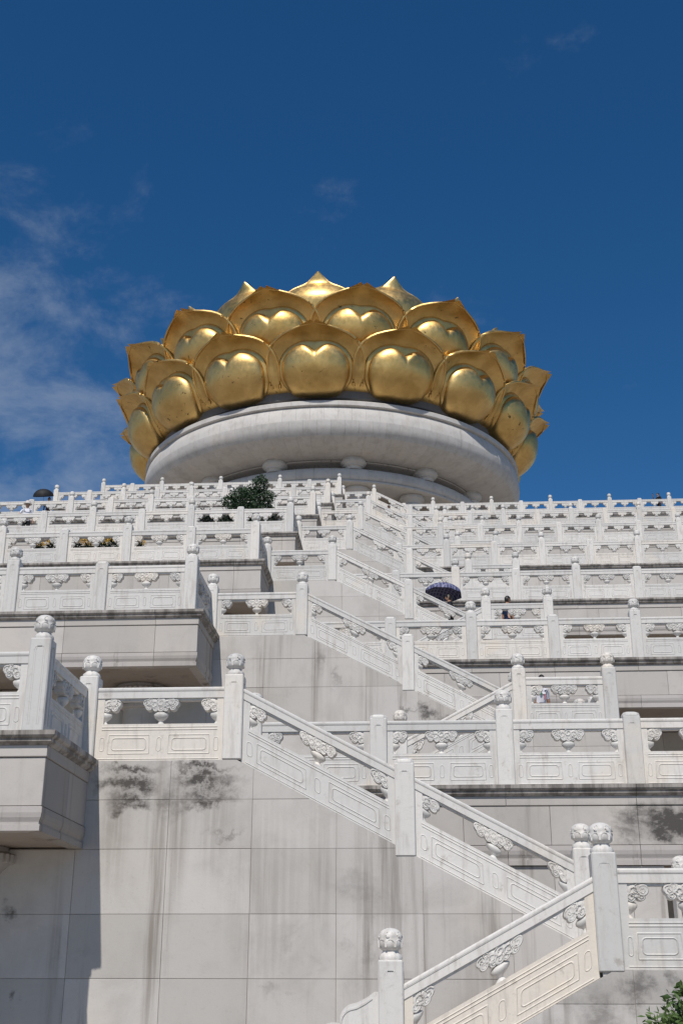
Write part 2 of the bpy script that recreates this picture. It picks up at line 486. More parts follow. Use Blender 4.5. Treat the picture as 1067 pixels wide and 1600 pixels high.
def lobe(mb, cx, cz, r, th, n=14):
    """domed disc, both sides"""
    prof = [(r * 0.02, -th * .93), (r * 0.5, -th * .95), (r * .84, -th), (r * .96, -th * .9), (r, -th * .7), (r, th * .7), (r * .9, th), (r * .02, th)]
    vs = []; fs = []; m = len(prof)
    for j in range(n):
        a = 2 * math.pi * j / n
        for rr, y in prof: vs.append((cx + rr * math.cos(a), y, cz + rr * math.sin(a)))
    for j in range(n):
        k = (j + 1) % n
        for i in range(m - 1): fs.append((j * m + i, j * m + i + 1, k * m + i + 1, k * m + i))
    mb.add(vs, fs)

def bracket_mesh(kind, zt, near):
    """carved cloud bracket under the rail: 'mid', 'lo' (left end) or 'hi' (right end); x=0 at its axis / the stile"""
    mb = MB(); th = 0.085
    L = []
    if kind == 'mid':
        for s in (-1, 1):
            L += [(s * .205, zt - .07, .068, s, .4), (s * .10, zt - .085, .078, -s, 2.2), (s * .155, zt - .045, .062, s, 1.2), (s * .178, zt - .13, .056, -s, 0.4), (s * .075, zt - .15, .05, s, .2)]
        L += [(0, zt - .06, .08, 1, 1.5), (0, zt - .14, .065, -1, .7)]
        core = [(-.25, zt), (-.25, zt - .06), (-.2, zt - .12), (-.1, zt - .18), (.1, zt - .18), (.2, zt - .12), (.25, zt - .06), (.25, zt)]
    else:
        s = 1 if kind == 'lo' else -1
        L += [(s * .175, zt - .075, .072, s, .4), (s * .08, zt - .085, .08, -s, 2.2), (s * .13, zt - .05, .064, s, 1.2), (s * .15, zt - .14, .058, -s, .4), (s * .04, zt - .15, .06, s, .2)]
        core = [(0, zt), (0, zt - .17), (s * .08, zt - .17), (s * .22, zt - .08), (s * .22, zt)]
    mb.prism(core, -th * .7, th * .7)
    for (x, z, r, d, st) in L:
        lobe(mb, x, z, r, th * (0.80 + 0.12 * random.random()), 14 if near else 9)
        if near: swirl(mb, x, z, r * .86, -th * .86, d, 1.3, st + (math.pi if d < 0 else 0))
    return mb
def vase_profile(h):
    return [(0.055, 0), (0.06, 0.012), (0.045, 0.03), (0.03, 0.05), (0.034, 0.062), (0.082, h * .50), (0.108, h * .66), (0.112, h * .80), (0.092, h * .93), (0.05, h)]

_mesh_cache = {}
def panel_meshes(W, slope, near):
    key = (round(W, 3), round(slope, 3), near)
    if key in _mesh_cache: return _mesh_cache[key]
    sh = (lambda x, y, z: (x, y, z - slope * x)) if slope else None
    a, b_ = PW / 2 - 0.012, W - PW / 2 + 0.012
    st = 0.115
    z0, z1, z2 = 0.0, 0.545, 0.93
    th = 0.075
    mb = MB()
    mb.box(a, b_, -th, th, z0, z1)
    mb.box(a, a + st, -th + .002, th - .002, z1, z2); mb.box(b_ - st, b_, -th + .002, th - .002, z1, z2)
    # carved frames
    c0, c1 = a + .05, b_ - .05; cw = c1 - c0
    for yy in ((-th,) if near else (-th,)):
        dp = 0.009
        line(mb, c0 + .05, c1 - .05, .497, .020, dp, yy); line(mb, c0 + .05, c1 - .05, .458, .020, dp, yy)
        line(mb, c0 + .02, c1 - .02, .030, .020, dp, yy)
        fwid = cw * 0.345; fx = cw * 0.245
        for s in (-1, 1):
            cx = (c0 + c1) / 2 + s * fx
            ring(mb, cx, .245, fwid, .30, .012, .024, dp, yy, 2)
            ring(mb, cx, .245, fwid - .10, .20, .055, .024, dp, yy, 4 if near else 3)
        for cx in (c0 + cw * .035, (c0 + c1) / 2, c1 - cw * .035):
            ring(mb, cx, .245, cw * .045, .22, cw * .02, .020, dp * .8, yy, 3)
    base = mb.mesh('base_panel', M_MARBLE, 30, sh)
    mb = MB()
    hw, c = 0.098, 0.022
    prof = [(-hw + .012, z2), (-hw + .012, HR - .062), (-hw + .004, HR - .058), (-hw + .004, HR - .050), (-hw, HR - .046), (-hw, HR - c), (-hw + c, HR), (hw - c, HR), (hw, HR - c), (hw, HR - .046), (hw - .012, HR - .06), (hw - .012, z2)]
    mb.sweep_x(prof, a, b_)
    mb.box(a + st + .004, b_ - st - .004, -.055, .055, z2 - .034, z2 + .01)
    rail = mb.mesh('handrail', M_MARBLE, 40, sh)
    parts = []
    for kind, x in (('lo', a + st), ('mid', (a + b_) / 2), ('hi', b_ - st)):
        mb = bracket_mesh(kind, z2 - 0.002, near)
        shl = (lambda px, py, pz: (px, py, pz - slope * px)) if slope else None
        bk = mb.mesh('bracket', M_MARBLE, 50, shl)
        vb = MB(); h = 0.2
        n = 16 if near else 10
        vb.lathe(vase_profile(h), (0, 0, z1 - 0.01), n, 0.62 if kind != 'mid' else 0.75)
        vs = vb.mesh('vase', M_MARBLE, 45, shl)
        parts.append((x, bk, vs))
    _mesh_cache[key] = (base, rail, parts)
    return _mesh_cache[key]

def post_mesh(tall, near, foot=0.0):
    key = ('post', tall, near, round(foot, 3))
    if key in _mesh_cache: return _mesh_cache[key]
    mb = MB(); h = PW / 2
    if tall:
        mb.cbox(-h, h, -h, h, -foot, 1.265, 0.016)
        ztop = 1.265
    else:
        top = 1.13; mb.cbox(-h, h, -h, h, -foot, top, 0.014)
        # pillow top
        n = 12
        prof = [(h * .98, 0), (h * .99, .03), (h * .9, .058), (h * .6, .078), (h * .05, .085)]
        vs = []; fs = []; m = len(prof); N = 16
        for j in range(N):
            a = 2 * math.pi * (j + .5) / N
            k = 1 / max(abs(math.cos(a)), abs(math.sin(a))); k = min(k, 1.28)
            for r, z in prof: vs.append((r * k * math.cos(a) * .985, r * k * math.sin(a) * .985, top + z - .004))
        for j in range(N):
            kk = (j + 1) % N
            for i in range(m - 1): fs.append((j * m + i, kk * m + i, kk * m + i + 1, j * m + i + 1))
        fs.append(tuple(j * m + m - 1 for j in range(N)))
        mb.add(vs, fs); ztop = top
    # carved niche outline on the front and right faces
    zc0, zc1 = 0.10, ztop - 0.12
    for face in (0, 1):
        t = MB()
        for hw_, dd in ((.075, .006), (.05, .006)):
            pts = [(-hw_, zc0), (-hw_, zc1 - .05), (-hw_ * .72, zc1), (hw_ * .72, zc1), (hw_, zc1 - .05), (hw_, zc0)]
            for (p, q) in zip(pts, pts[1:]):
                t.tube([(p[0], -h, p[1]), (q[0], -h, q[1])], dd, 4)
            if not near: break
        if face: t.v = [(-y, x, z) for x, y, z in t.v]
        mb.add(t.v, t.f)
    _mesh_cache[key] = mb.mesh('post', M_MARBLE, 35)
    return _mesh_cache[key]
def finial_mesh(near):
    key = ('fin', near)
    if key in _mesh_cache: return _mesh_cache[key]
    mb = MB(); n = 32 if near else 12
    prof = [(.128, 0), (.132, .02), (.122, .055), (.10, .075), (.092, .09), (.085, .098), (.095, .105), (.118, .125), (.134, .155), (.138, .185), (.136, .205),
            (.130, .225), (.134, .245), (.13, .275), (.113, .305), (.085, .328), (.05, .342), (.005, .35)]
    def mod(a, i, r):
        if not near: return r
        if 1 <= i <= 2: return r + .006 * math.cos(a * 12)
        if 7 <= i <= 10: return r * (1 + .045 * abs(math.cos(a * 4)))
        if 12 <= i <= 16: return r * (1 + .055 * math.sin(a * 5 + i * 1.7) * math.cos(i * 1.9))
        return r
    mb.lathe(prof, (0, 0, 0), n, 1, mod)
    if near:
        for j in range(8):       # lotus leaves round the bud, cloud curls above
            a = j * math.pi / 4 + .2
            pts = []
            for i in range(9):
                t = i / 8 * math.pi
                aa = a + .36 * math.cos(t); z = .135 + .085 * math.sin(t)
                pts.append((math.cos(aa) * .139, math.sin(aa) * .139, z))
            mb.tube(pts, .008, 4)
        for j in range(6):
            a = j * math.pi / 3
            pts = []
            for i in range(9):
                t = i / 8 * 2 * math.pi * .85; rr = .30 * (1 - .07 * i)
                aa = a + rr * math.cos(t); z = .268 + .036 * math.sin(t) * (1 - .05 * i)
                rad = .136 - max(0, z - .25) * .5
                pts.append((math.cos(aa) * rad, math.sin(aa) * rad, z))
            mb.tube(pts, .010, 4)
    _mesh_cache[key] = mb.mesh('finial', M_MARBLE, 50)
    return _mesh_cache[key]

def add_post(par, x, y, z, tall, near, rz=0.0, foot=0.0, mat=None):
    o = obj('post', post_mesh(tall, near, foot), par, (x + random.uniform(-.004, .004), y + random.uniform(-.004, .004), z), rz)
    o.rotation_euler = (random.uniform(-.003, .003), random.uniform(-.004, .004), rz + random.uniform(-.012, .012))
    if tall: obj('finial', finial_mesh(near), o, (0, 0, 1.265), random.choice((0, .3, .9, 1.4)))
    return o
def add_panel(par, x, y, z, W, slope, near, rz=0.0, mat=None):
    base, rail, parts = panel_meshes(W, slope, near)
    o = obj('panel', base, par, (x, y + random.uniform(-.004, .004), z + random.uniform(-.004, .003)), rz)
    obj('handrail', rail, o)
    for px, bk, vs in parts:
        obj('bracket', bk, o, (px, 0, -slope * px)); obj('vase', vs, o, (px, 0, -slope * px))
    return o

def scroll_mesh():
    if 'scroll' in _mesh_cache: return _mesh_cache['scroll']
    def arc(cx, cz, r, a0, a1, n=9):
        return [(cx + r * math.cos(R(a0 + (a1 - a0) * i / (n - 1))), cz + r * math.sin(R(a0 + (a1 - a0) * i / (n - 1)))) for i in range(n)]
    out = [(0, -.12), (0, .93), (-.05, .93)]
    out += [(-.14, .87), (-.24, .82)] + arc(-.27, .64, .17, 95, 195, 8)
    out += arc(-.53, .47, .14, 80, 190, 8) + arc(-.80, .22, .17, 75, 215, 9) + [(-.98, -.02), (-1.02, -.30), (-1.05, -.62), (-.95, -.62)]
    mb = MB(); mb.prism(out, -.075, .075)
    cx, cz = -.35, .25
    inner = [(cx + (x - cx) * .9, cz + (z - cz) * .9) for x, z in out[2:]]
    for p, q in zip(inner, inner[1:]): mb.tube([(p[0], -.075, p[1]), (q[0], -.075, q[1])], .014, 4)
    swirl(mb, -.30, .42, .16, -.08, 1, 1.6, .5, .016); swirl(mb, -.66, .08, .15, -.08, -1, 1.6, .5, .016)
    _mesh_cache['scroll'] = mb.mesh('scroll_stone', M_MARBLE, 40)
    return _mesh_cache['scroll']

GB = 'white marble balustrades of the terraces'
for k in range(1, NT + 1):
    Y, Z = TY(k), TZ(k); near = k <= 3
    o_ = ORD[k - 1]
    # along the terrace edge, right of the stairs
    t = thing('balustrade', f'white marble balustrade on the edge of the {o_} terrace, right of the stairs', 'balustrade', (0, Y, Z), 0, GB)
    i = 0
    while True:
        x = -2.75 + 2.092 * i
        add_post(t, x, 0, 0, i % 2 == 0, near)
        if x > FRAME_R[k - 1]: break
        add_panel(t, x, 0, 0, 2.092, 0, near); i += 1
    # round the bastion
    t = thing('balustrade', f'white marble balustrade round the top of the {o_} bastion, left of the stairs', 'balustrade', (0, Y - DB, Z), 0, GB)
    i = 0
    while True:
        x = XB - 2.05 * i
        add_post(t, x, 0, 0, i % 2 == 0, near)
        if x < FRAME_L[k - 1] or x - 2.0 < XBL: break
        add_panel(t, x - 2.05, 0, 0, 2.05, 0, near); i += 1
    W = DB - DL
    add_panel(t, XB + .02, 0, 0, W, 0, near, math.pi / 2)
    # landing at the stair head
    t = thing('balustrade', f'short white marble balustrade on the stair landing level with the {o_} bastion', 'balustrade', (0, Y - DL, Z), 0, GB)
    add_post(t, XLL - .02, 0, 0, True, near, 0); add_post(t, XL, 0, 0, True, near, 0, 0.0)
    add_panel(t, XLL - .02, 0, 0, XL - XLL + .02, 0, near)
    # upper flight
    t = thing('balustrade', f'sloping white marble balustrade of the upper stair flight climbing to the {o_} terrace', 'balustrade', (0, Y - DL, Z), 0, GB)
    za = -0.05 - SL * (XL - (-2.54))
    w1, w2 = XF_MID - XL, XF_END - XF_MID
    add_panel(t, XL, 0, za, w1, SL, near)
    zm = za - SL * w1
    add_post(t, XF_MID, 0, zm + .09, False, near, 0, .17)
    add_panel(t, XF_MID, 0, zm, w2, SL, near)
    add_post(t, XF_END, .02, -2.53, True, near, 0, .15)
    # lower flight
    zh = Z - HH
    t = thing('balustrade', f'sloping white marble balustrade of the lower stair flight under the {o_} terrace', 'balustrade', (0, Y - DF, zh), 0, GB)
    w = XH - XF_LOW
    p_ = add_panel(t, XF_LOW, 0, -.02 - SL * w, w, -SL, near)
    if k == 1:
        p_.material_slots[0].link = 'OBJECT'; p_.material_slots[0].material = M_CREAM
    add_post(t, XF_LOW, 0, -1.17, True, near, 0, .2)
    obj('scroll_stone', scroll_mesh(), t, (XF_LOW - PW / 2 + .01, 0, -1.17))   # drum-shaped stone at the foot
    # half landing
    t = thing('balustrade', f'white marble balustrade round the half landing below the {o_} terrace', 'balustrade', (0, Y - DF, zh), 0, GB)
    add_post(t, XH, 0, 0, True, near, 0, .03); add_post(t, XHR, 0, 0, True, near, 0, .03)
    add_panel(t, XH, 0, 0, XHR - XH, 0, near)
    w = (DF - .85) / 2
    add_panel(t, XHR, 0, 0, w, 0, near, math.pi / 2); add_post(t, XHR, w, 0, False, near)
    add_panel(t, XHR, w, 0, w, 0, near, math.pi / 2); add_post(t, XHR, 2 * w, .1, True, near, 0, .1)

# ------------------------------------------------------------------ stone terraces, bastions and stairs
FP = 0.115                                # front face of the friezes, before the line of the posts
GAP = 0.0026
def clip(poly, a, b, c):
    """keep a*x + b*z <= c"""
    out = []
    for i in range(len(poly)):
        p, q = poly[i], poly[(i + 1) % len(poly)]
        dp, dq = a * p[0] + b * p[1] - c, a * q[0] + b * q[1] - c
        if dp <= 0: out.append(p)
        if (dp < 0 < dq) or (dq < 0 < dp):
            t = dp / (dp - dq); out.append((p[0] + t * (q[0] - p[0]), p[1] + t * (q[1] - p[1])))
    return out
def block(par, name, poly, y0, y1, mat, cache=None):
    """one stone, its front at y0; poly in parent's xz"""
    xs = [p[0] for p in poly]; zs = [p[1] for p in poly]
    cx, cz = min(xs), min(zs)
    if max(xs) - cx < .03 or max(zs) - cz < .03: return
    dy = random.uniform(-.0035, .0035)
    key = ('blk', name, mat.name, tuple((round(x - cx, 3), round(z - cz, 3)) for x, z in poly), round(y1 - y0, 3))
    if key not in _mesh_cache:
        mb = MB()
        rel = [(x - cx, z - cz) for x, z in poly]
        if len(rel) == 4 and abs(rel[0][1] - rel[1][1]) < 1e-6 and abs(rel[2][1] - rel[3][1]) < 1e-6 and abs(rel[0][0] - rel[3][0]) < 1e-6:
            mb.cbox(min(x for x, z in rel), max(x for x, z in rel), 0, y1 - y0, min(z for x, z in rel), max(z for x, z in rel), .004)
        else: mb.prism(rel, 0, y1 - y0)
        _mesh_cache[key] = mb.mesh(name, mat)
    return obj(name, _mesh_cache[key], par, (cx, y0 + dy, cz))
def rect(x0, x1, z0, z1): return [(x0 + GAP, z0 + GAP), (x1 - GAP, z0 + GAP), (x1 - GAP, z1 - GAP), (x0 + GAP, z1 - GAP)]
def stone_wall(par, xs, zs, y0, th, mat, cuts=()):
    for x0, x1 in zip(xs, xs[1:]):
        for z0, z1 in zip(zs, zs[1:]):
            poly = rect(x0, x1, z0, z1)
            for c in cuts:
                poly = clip(poly, *c) if poly else poly
            if len(poly) >= 3: block(par, 'stone_block', poly, y0, y0 + th, mat)
def frange(a, b, s):
    out = [a]
    while out[-1] + s * 1.35 < b: out.append(out[-1] + s)
    out.append(b); return out
# entablature profiles (y: 0 = frieze face, negative = proud; z below the floor)
P_CORN = [(-.135, 0), (-.135, -.06), (-.115, -.085), (-.085, -.095), (-.085, -.135), (-.04, -.165), (-.03, -.175), (.2, -.175), (.2, 0)]
P_BAND = [(-.02, -.178), (-.02, -.315), (-.008, -.325), (.2, -.325), (.2, -.178)]
P_MOUL = [(.0, -.95), (-.018, -.958), (-.022, -1.03), (-.012, -1.09), (.012, -1.145), (.014, -1.172), (-.004, -1.176), (-.004, -1.255), (.2, -1.255), (.2, -.95)]
def entablature(par, x0, x1, yf, seg=2.092, frm=1.395, zoff=0.0, mitre=False):
    """cornice, band, frieze and lower moulding built stone by stone along x; yf = frieze face"""
    for a, b_ in zip(frange(x0, x1, seg), frange(x0, x1, seg)[1:]):
        for nm, pr, mt in (('cornice_stone', P_CORN, M_CORN), ('band_stone', P_BAND, M_FRIEZE), ('moulding_stone', P_MOUL, M_MOULD)):
            L = b_ - a - .008
            mit = mitre and abs(b_ - x1) < 1e-6
            key = (nm, round(L, 3), mit)
            if key not in _mesh_cache:
                mb = MB(); mb.sweep_x(pr, 0, L)
                if mit: mb.v = [(x - y if x > L / 2 else x, y, z) for x, y, z in mb.v]
                _mesh_cache[key] = mb.mesh(nm, mt)
            obj(nm, _mesh_cache[key], par, (a + .004, yf + random.uniform(-.003, .003), zoff))
    for a, b_ in zip(frange(x0, x1, frm), frange(x0, x1, frm)[1:]):
        block(par, 'frieze_stone', rect(a, b_, -.945 + zoff, -.33 + zoff), yf, yf + .2, M_FRIEZE)
def column_mesh(h, r, cap_r, mat=None):
    key = ('col', round(h, 2), r, cap_r)
    if key not in _mesh_cache:
        mb = MB()
        mb.lathe([(r * 1.25, 0), (r * 1.3, .12), (r * 1.12, .22), (r, .3), (r * .96, h - .55)], (0, 0, 0), 28)
        cp = MB()
        cp.lathe([(r * .97, h - .56), (r * 1.1, h - .52), (r * 1.1, h - .46), (r * 1.0, h - .43), (cap_r * .93, h - .24), (cap_r, h - .2), (cap_r, h - .1), (cap_r * .9, h - .06), (cap_r * .88, h)], (0, 0, 0), 36)
        for j in range(36):
            a = 2 * math.pi * j / 36
            cp.lathe([(.008, h - .235), (.05, h - .215), (.05, h - .11), (.008, h - .09)], (math.cos(a) * cap_r, math.sin(a) * cap_r, 0), 6)
        _mesh_cache[key] = (mb.mesh('shaft', M_FRIEZE, 40), cp.mesh('capital', M_MOULD, 40))
    return _mesh_cache[key]
def add_column(par, x, y, z, h, r, cap_r):
    s, c = column_mesh(h, r, cap_r)
    o = obj('column', s, par, (x, y, z)); obj('capital', c, o)
    return o
def steps_mesh(n, rise, run, depth, flip):
    """solid flight: starts at x=0 z=0 (top) and goes down towards +x (or -x)"""
    mb = MB(); pts = [(0, -n * rise - .02), (0, 0)]
    for i in range(n):
        pts += [((i + 1) * run, -i * rise), ((i + 1) * run, -(i + 1) * rise)]
    pts[-1] = (n * run, -n * rise - .02)
    if flip: pts = [(-x, z) for x, z in pts][::-1]
    mb.prism(pts, 0, depth)
    return mb.mesh('steps', M_PAVE)

for k in range(1, NT + 1):
    Y, Z = TY(k), TZ(k); o_ = ORD[k - 1]
    xr = FRAME_R[k - 1] + 2.5; xl = max(FRAME_L[k - 1] - 2.5, XBL); last = k == NT
    wm = M_WALL1 if k == 1 else M_WALL2 if k == 2 else M_WALL
    yb = (TY(k + 1) + 3.2 if not last else 150)
    xll = xl if k < 5 else -30
    # ---- terrace
    t = thing('stone_terrace', f'{o_} stone terrace front with stained cornice and pale frieze, behind the stairs', 'terrace', (0, Y, Z), 0, 'tiers of stone terraces')
    mb = MB(); mb.box(xll, xr, -FP + .05, yb - Y, -1.235, -.012); obj('terrace_core', mb.mesh('terrace_core', M_SOFFIT), t)
    mb = MB(); mb.box(xll, xr, -FP + .02, yb - Y, -.0118, -.002); obj('floor_paving', mb.mesh('floor_paving', M_PAVE), t)
    entablature(t, XLL, xr, -FP)
    # wall under the entablature: flush behind the stairs, set back beyond them
    mb = MB(); mb.box(XLL, XHR - .1, -FP + .16, 3.0, -DH - .3, -1.24); obj('wall_core', mb.mesh('wall_core', M_JOINT), t)
    stone_wall(t, frange(-2.7, XHR - .1, 1.205), [-DH, -3.85, -2.98, -2.14, -1.262], -FP + .045, .12, M_WALL)
    mb = MB(); mb.box(XHR - .1, xr, 3.15, 3.6, -DH - .3, -1.24); obj('recess_core', mb.mesh('recess_core', M_JOINT), t)
    stone_wall(t, frange(XHR - .1, xr, 1.4), [-DH, -3.85, -2.98, -2.14, -1.262], 3.03, .13, M_WALL)
    x = 8.6
    while x < xr:
        add_column(t, x, 2.9, -DH, DH - 1.25, .34, .52); x += 4.184
    # ---- bastion
    t = thing('bastion', f'{o_} projecting stone bastion with dark stained cornice, left of the stairs', 'bastion', (0, Y - DB, Z), 0, 'stone bastions left of the stairs')
    xe = XB + FP + .10                      # right face
    dep = DB - DL
    mb = MB(); mb.box(xl, xe - .05, -FP + .05, DB + 1.0, -1.23, -.0125); obj('bastion_core', mb.mesh('bastion_core', M_SOFFIT), t)
    mb = MB(); mb.box(xl, xe - .02, -FP + .02, DB + .5, -.0123, -.001); obj('floor_paving', mb.mesh('floor_paving', M_PAVE), t)
    entablature(t, xl, xe, -FP, 2.05, 2.05, 0.0, True)
    # right return of the entablature, mitred into the front by sitting 2 mm behind it
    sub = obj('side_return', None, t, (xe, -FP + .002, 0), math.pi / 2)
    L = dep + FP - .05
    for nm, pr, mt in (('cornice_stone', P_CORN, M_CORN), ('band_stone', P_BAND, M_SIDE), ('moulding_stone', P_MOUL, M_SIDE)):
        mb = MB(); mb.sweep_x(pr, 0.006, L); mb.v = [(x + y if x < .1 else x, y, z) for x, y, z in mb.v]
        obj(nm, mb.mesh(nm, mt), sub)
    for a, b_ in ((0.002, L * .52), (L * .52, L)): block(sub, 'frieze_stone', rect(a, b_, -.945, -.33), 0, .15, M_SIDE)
    # engaged columns on the wall under the bastion
    x = -6.45
    while x > xl:
        add_column(t, x, dep - .12, -DH, DH - 1.235, .42, .66); x -= 4.1
    # ---- staircase
    t = thing('staircase', f'grey granite stair block with two flights climbing to the {o_} terrace', 'staircase', (0, Y, Z), 0, 'stair blocks between the terraces')
    yw = -DL - .128                         # face of the wall under the upper flight
    base = lambda x: -0.05 - SL * (x + 2.54)
    cuts = [(0, 1, -.004), (SL, 1, -0.05 - SL * 2.54 - .004)]
    zs = [-DH, -3.85, -2.98, -2.14, -1.26, -.57, 0]
    x_left = [0.03 - 1.205 * i for i in range(40) if 0.03 - 1.205 * i > XLL - .05][::-1]
    xs_m = [XLL - .03] + [x for x in x_left if x > XLL + .3] + [1.235, XH + .12]
    stone_wall(t, xs_m, zs, yw, .12, wm, cuts)
    xs_u = [x for x in [XLL - .03 - 1.32 * i for i in range(20)] if x > xl][::-1]
    stone_wall(t, xs_u, [-DH, -3.85, -2.98, -2.14, -1.262], yw, .12, wm)
    mb = MB()
    poly = [(xl, -DH - .2), (XH + .1, -DH - .2), (XH + .1, base(XH + .1) - .03), (-2.6, -.03), (XLL - .03, -.03), (XLL - .03, -1.25), (xl, -1.25)]
    mb.prism(poly, yw + .012, yw + .5); obj('wall_core', mb.mesh('wall_core', M_JOINT), t)
    mb = MB(); mb.box(XLL - .02, XL + .1, -DL - .06, -FP + .03, -.30, -.003); obj('landing', mb.mesh('landing', M_PAVE), t)
    obj('steps', steps_mesh(18, HH / 18, .272, DL - .12, False), t, (XL + .05, -DL + .0, -.004))
    # lower flight and half landing
    yv = -DF - .128
    hz = -HH
    cuts = [(0, 1, hz - .004), (-SL, 1, hz - .02 - SL * XH - .004)]
    stone_wall(t, [-1.45, -.2, 1.0, 2.33, XHR + .08], [-DH, hz - 1.05, hz - .36, hz], yv, .12, M_WALL0 if k == 1 else M_WALL, cuts)
    mb = MB()
    poly = [(-1.4, -DH - .2), (XHR + .05, -DH - .2), (XHR + .05, hz - .012), (XH, hz - .03), (-1.4, hz - .06 - SL * (XH + 1.4))]
    mb.prism(poly, yv + .012, yv + .4); obj('wall_core', mb.mesh('wall_core', M_JOINT), t)
    mb = MB(); mb.box(XH - .1, XHR + .07, yv + .02, -FP + .2, -DH - .1, hz - .006); obj('half_landing', mb.mesh('half_landing', M_WALL), t)
    obj('steps', steps_mesh(12, (DH - HH) / 12, .292, DF - DL - .1, True), t, (XH - .06, -DF + .0, hz - .006))

# ------------------------------------------------------------------ the round pedestal and the golden lotus
CX, CY = -7.77, 108.0
ZO = EYE
z7 = TZ(NT)
ped = thing('round_pedestal', 'great round grey marble drum on columns under the golden lotus', 'pedestal', (CX, CY, 0))
def ring_panels(par, name, prof, n, mat, phase=0.0, gap=.0003):
    """one course of curved stones round the axis"""
    mb = MB(); m = 4; vs = []; fs = []; q = len(prof)
    w = 2 * math.pi / n
    for j in range(m + 1):
        a = -w / 2 + gap + (w - 2 * gap) * j / m
        for r, z in prof: vs.append((r * math.sin(a), -r * math.cos(a), z))
    for j in range(m):
        for i in range(q - 1): fs.append((j * q + i, (j + 1) * q + i, (j + 1) * q + i + 1, j * q + i + 1))
    # returns into the joint
    for j in (0, m):
        o = len(vs)
        for i, (r, z) in enumerate(prof):
            x, y, zz_ = vs[j * q + i]; vs.append((x * .99, y * .99, zz_))
        for i in range(q - 1): fs.append((j * q + i, o + i, o + i + 1, j * q + i + 1))
    mb.add(vs, fs); me = mb.mesh(name, mat, 40)
    for j in range(n): obj(name, me, par, (0, 0, 0), phase + j * w)
    return me
def rev(par, name, prof, mat, n=160, smooth=40):
    mb = MB(); mb.lathe(prof, (0, 0, 0), n); return obj(name, mb.mesh(name, mat, smooth), par)
zo = lambda L_: [(r, z + ZO) for r, z in L_]
# bulging drum
PB = [(17.52, 45.33), (17.72, 45.0), (17.83, 44.5), (17.86, 44.0), (17.81, 43.55), (17.64, 43.15), (17.34, 42.80), (16.85, 42.48), (16.2, 42.27), (15.3, 42.11), (14.2, 42.0)]
ring_panels(ped, 'drum_stone', zo(PB[:4]), 96, M_DRUM, 0)
ring_panels(ped, 'drum_stone', zo(PB[3:7]), 96, M_DRUM, math.pi / 96)
ring_panels(ped, 'drum_stone', zo(PB[6:]), 96, M_DRUM, 0)
rev(ped, 'drum_core', zo([(13.0, 42.1), (15.9, 42.4), (17.1, 42.85), (17.5, 43.25), (17.74, 43.7), (17.82, 44.1), (17.78, 44.5), (17.62, 44.95), (17.35, 45.3), (14, 45.5)]), M_MOULD)
rev(ped, 'top_lip', zo([(15.0, 45.36), (17.72, 45.36), (17.8, 45.42), (17.8, 45.78), (17.74, 45.84), (15.0, 45.86)]), M_DRUM)
rev(ped, 'neck', zo([(16.3, 45.7), (16.3, 46.4), (16.9, 46.5), (16.9, 47.2), (15, 47.4)]), M_NECK)
rev(ped, 'under_band', zo([(12.5, 42.3), (14.15, 41.99), (14.15, 41.86), (14.0, 41.82), (13.2, 41.78), (13.05, 41.7), (13.05, 41.0), (12, 41.0)]), M_MOULD)
# lower ring
P2 = [(14.1, 41.16), (14.5, 41.12), (14.66, 41.0), (14.72, 40.75), (14.72, 40.5), (14.66, 40.25), (14.5, 40.12)]
ring_panels(ped, 'ring_stone', zo(P2), 60, M_DRUM, .02, .0005)
rev(ped, 'ring_core', zo([(12.0, 40.0), (14.4, 40.1), (14.58, 40.3), (14.64, 40.6), (14.6, 40.95), (14.4, 41.08), (12.0, 41.14)]), M_MOULD)
rev(ped, 'ring_lip', zo([(13.6, 39.86), (14.52, 39.86), (14.6, 39.92), (14.6, 40.06), (14.5, 40.11), (13.6, 40.1)]), M_DRUM)
rev(ped, 'ring_soffit', zo([(9.0, 39.9), (11.6, 39.75), (11.6, 39.6), (11.9, 39.6), (11.95, 39.88), (13.7, 39.92)][::-1]), M_SOFFIT)
rev(ped, 'inner_wall', zo([(10.5, z7 - ZO), (10.5, 39.95)]), M_WALL)
for j in range(13):
    a = R(11.5 + 360 / 13 * j)
    mb_key = 'ucol'
    if mb_key not in _mesh_cache:
        mb = MB(); mb.lathe([(.72, 0), (.72, .2), (.76, .25)], (0, 0, 0), 24); s_ = mb.mesh('short_column', M_DRUM, 40)
        mb = MB(); mb.lathe([(.76, .24), (.86, .27), (.86, .34), (.98, .46), (1.07, .55), (1.1, .61), (1.1, .73), (1.02, .78), (1.0, .95)], (0, 0, 0), 36)
        _mesh_cache[mb_key] = (s_, mb.mesh('capital', M_DRUM, 30))
    s_, c_ = _mesh_cache[mb_key]
    o = obj('short_column', s_, ped, (14.0 * math.sin(a), -14.0 * math.cos(a), 41.1 + ZO)); obj('capital', c_, o)
for j in range(16):
    a = R(13.5 + 360 / 16 * j)
    h = 39.9 + ZO - z7
    if 'lcol' not in _mesh_cache:
        mb = MB(); mb.lathe([(.9, 0), (.95, .3), (.78, .5), (.72, h - 1.0)], (0, 0, 0), 28); s_ = mb.mesh('column', M_DRUM, 40)
        mb = MB(); mb.lathe([(.72, h - 1.0), (.84, h - .95), (.84, h - .85), (.76, h - .8), (1.0, h - .42), (1.12, h - .34), (1.12, h - .16), (1.05, h - .1), (1.02, h)], (0, 0, 0), 36)
        _mesh_cache['lcol'] = (s_, mb.mesh('capital', M_DRUM, 30))
    s_, c_ = _mesh_cache['lcol']
    o = obj('column', s_, ped, (13.0 * math.sin(a), -13.0 * math.cos(a), z7)); obj('capital', c_, o)

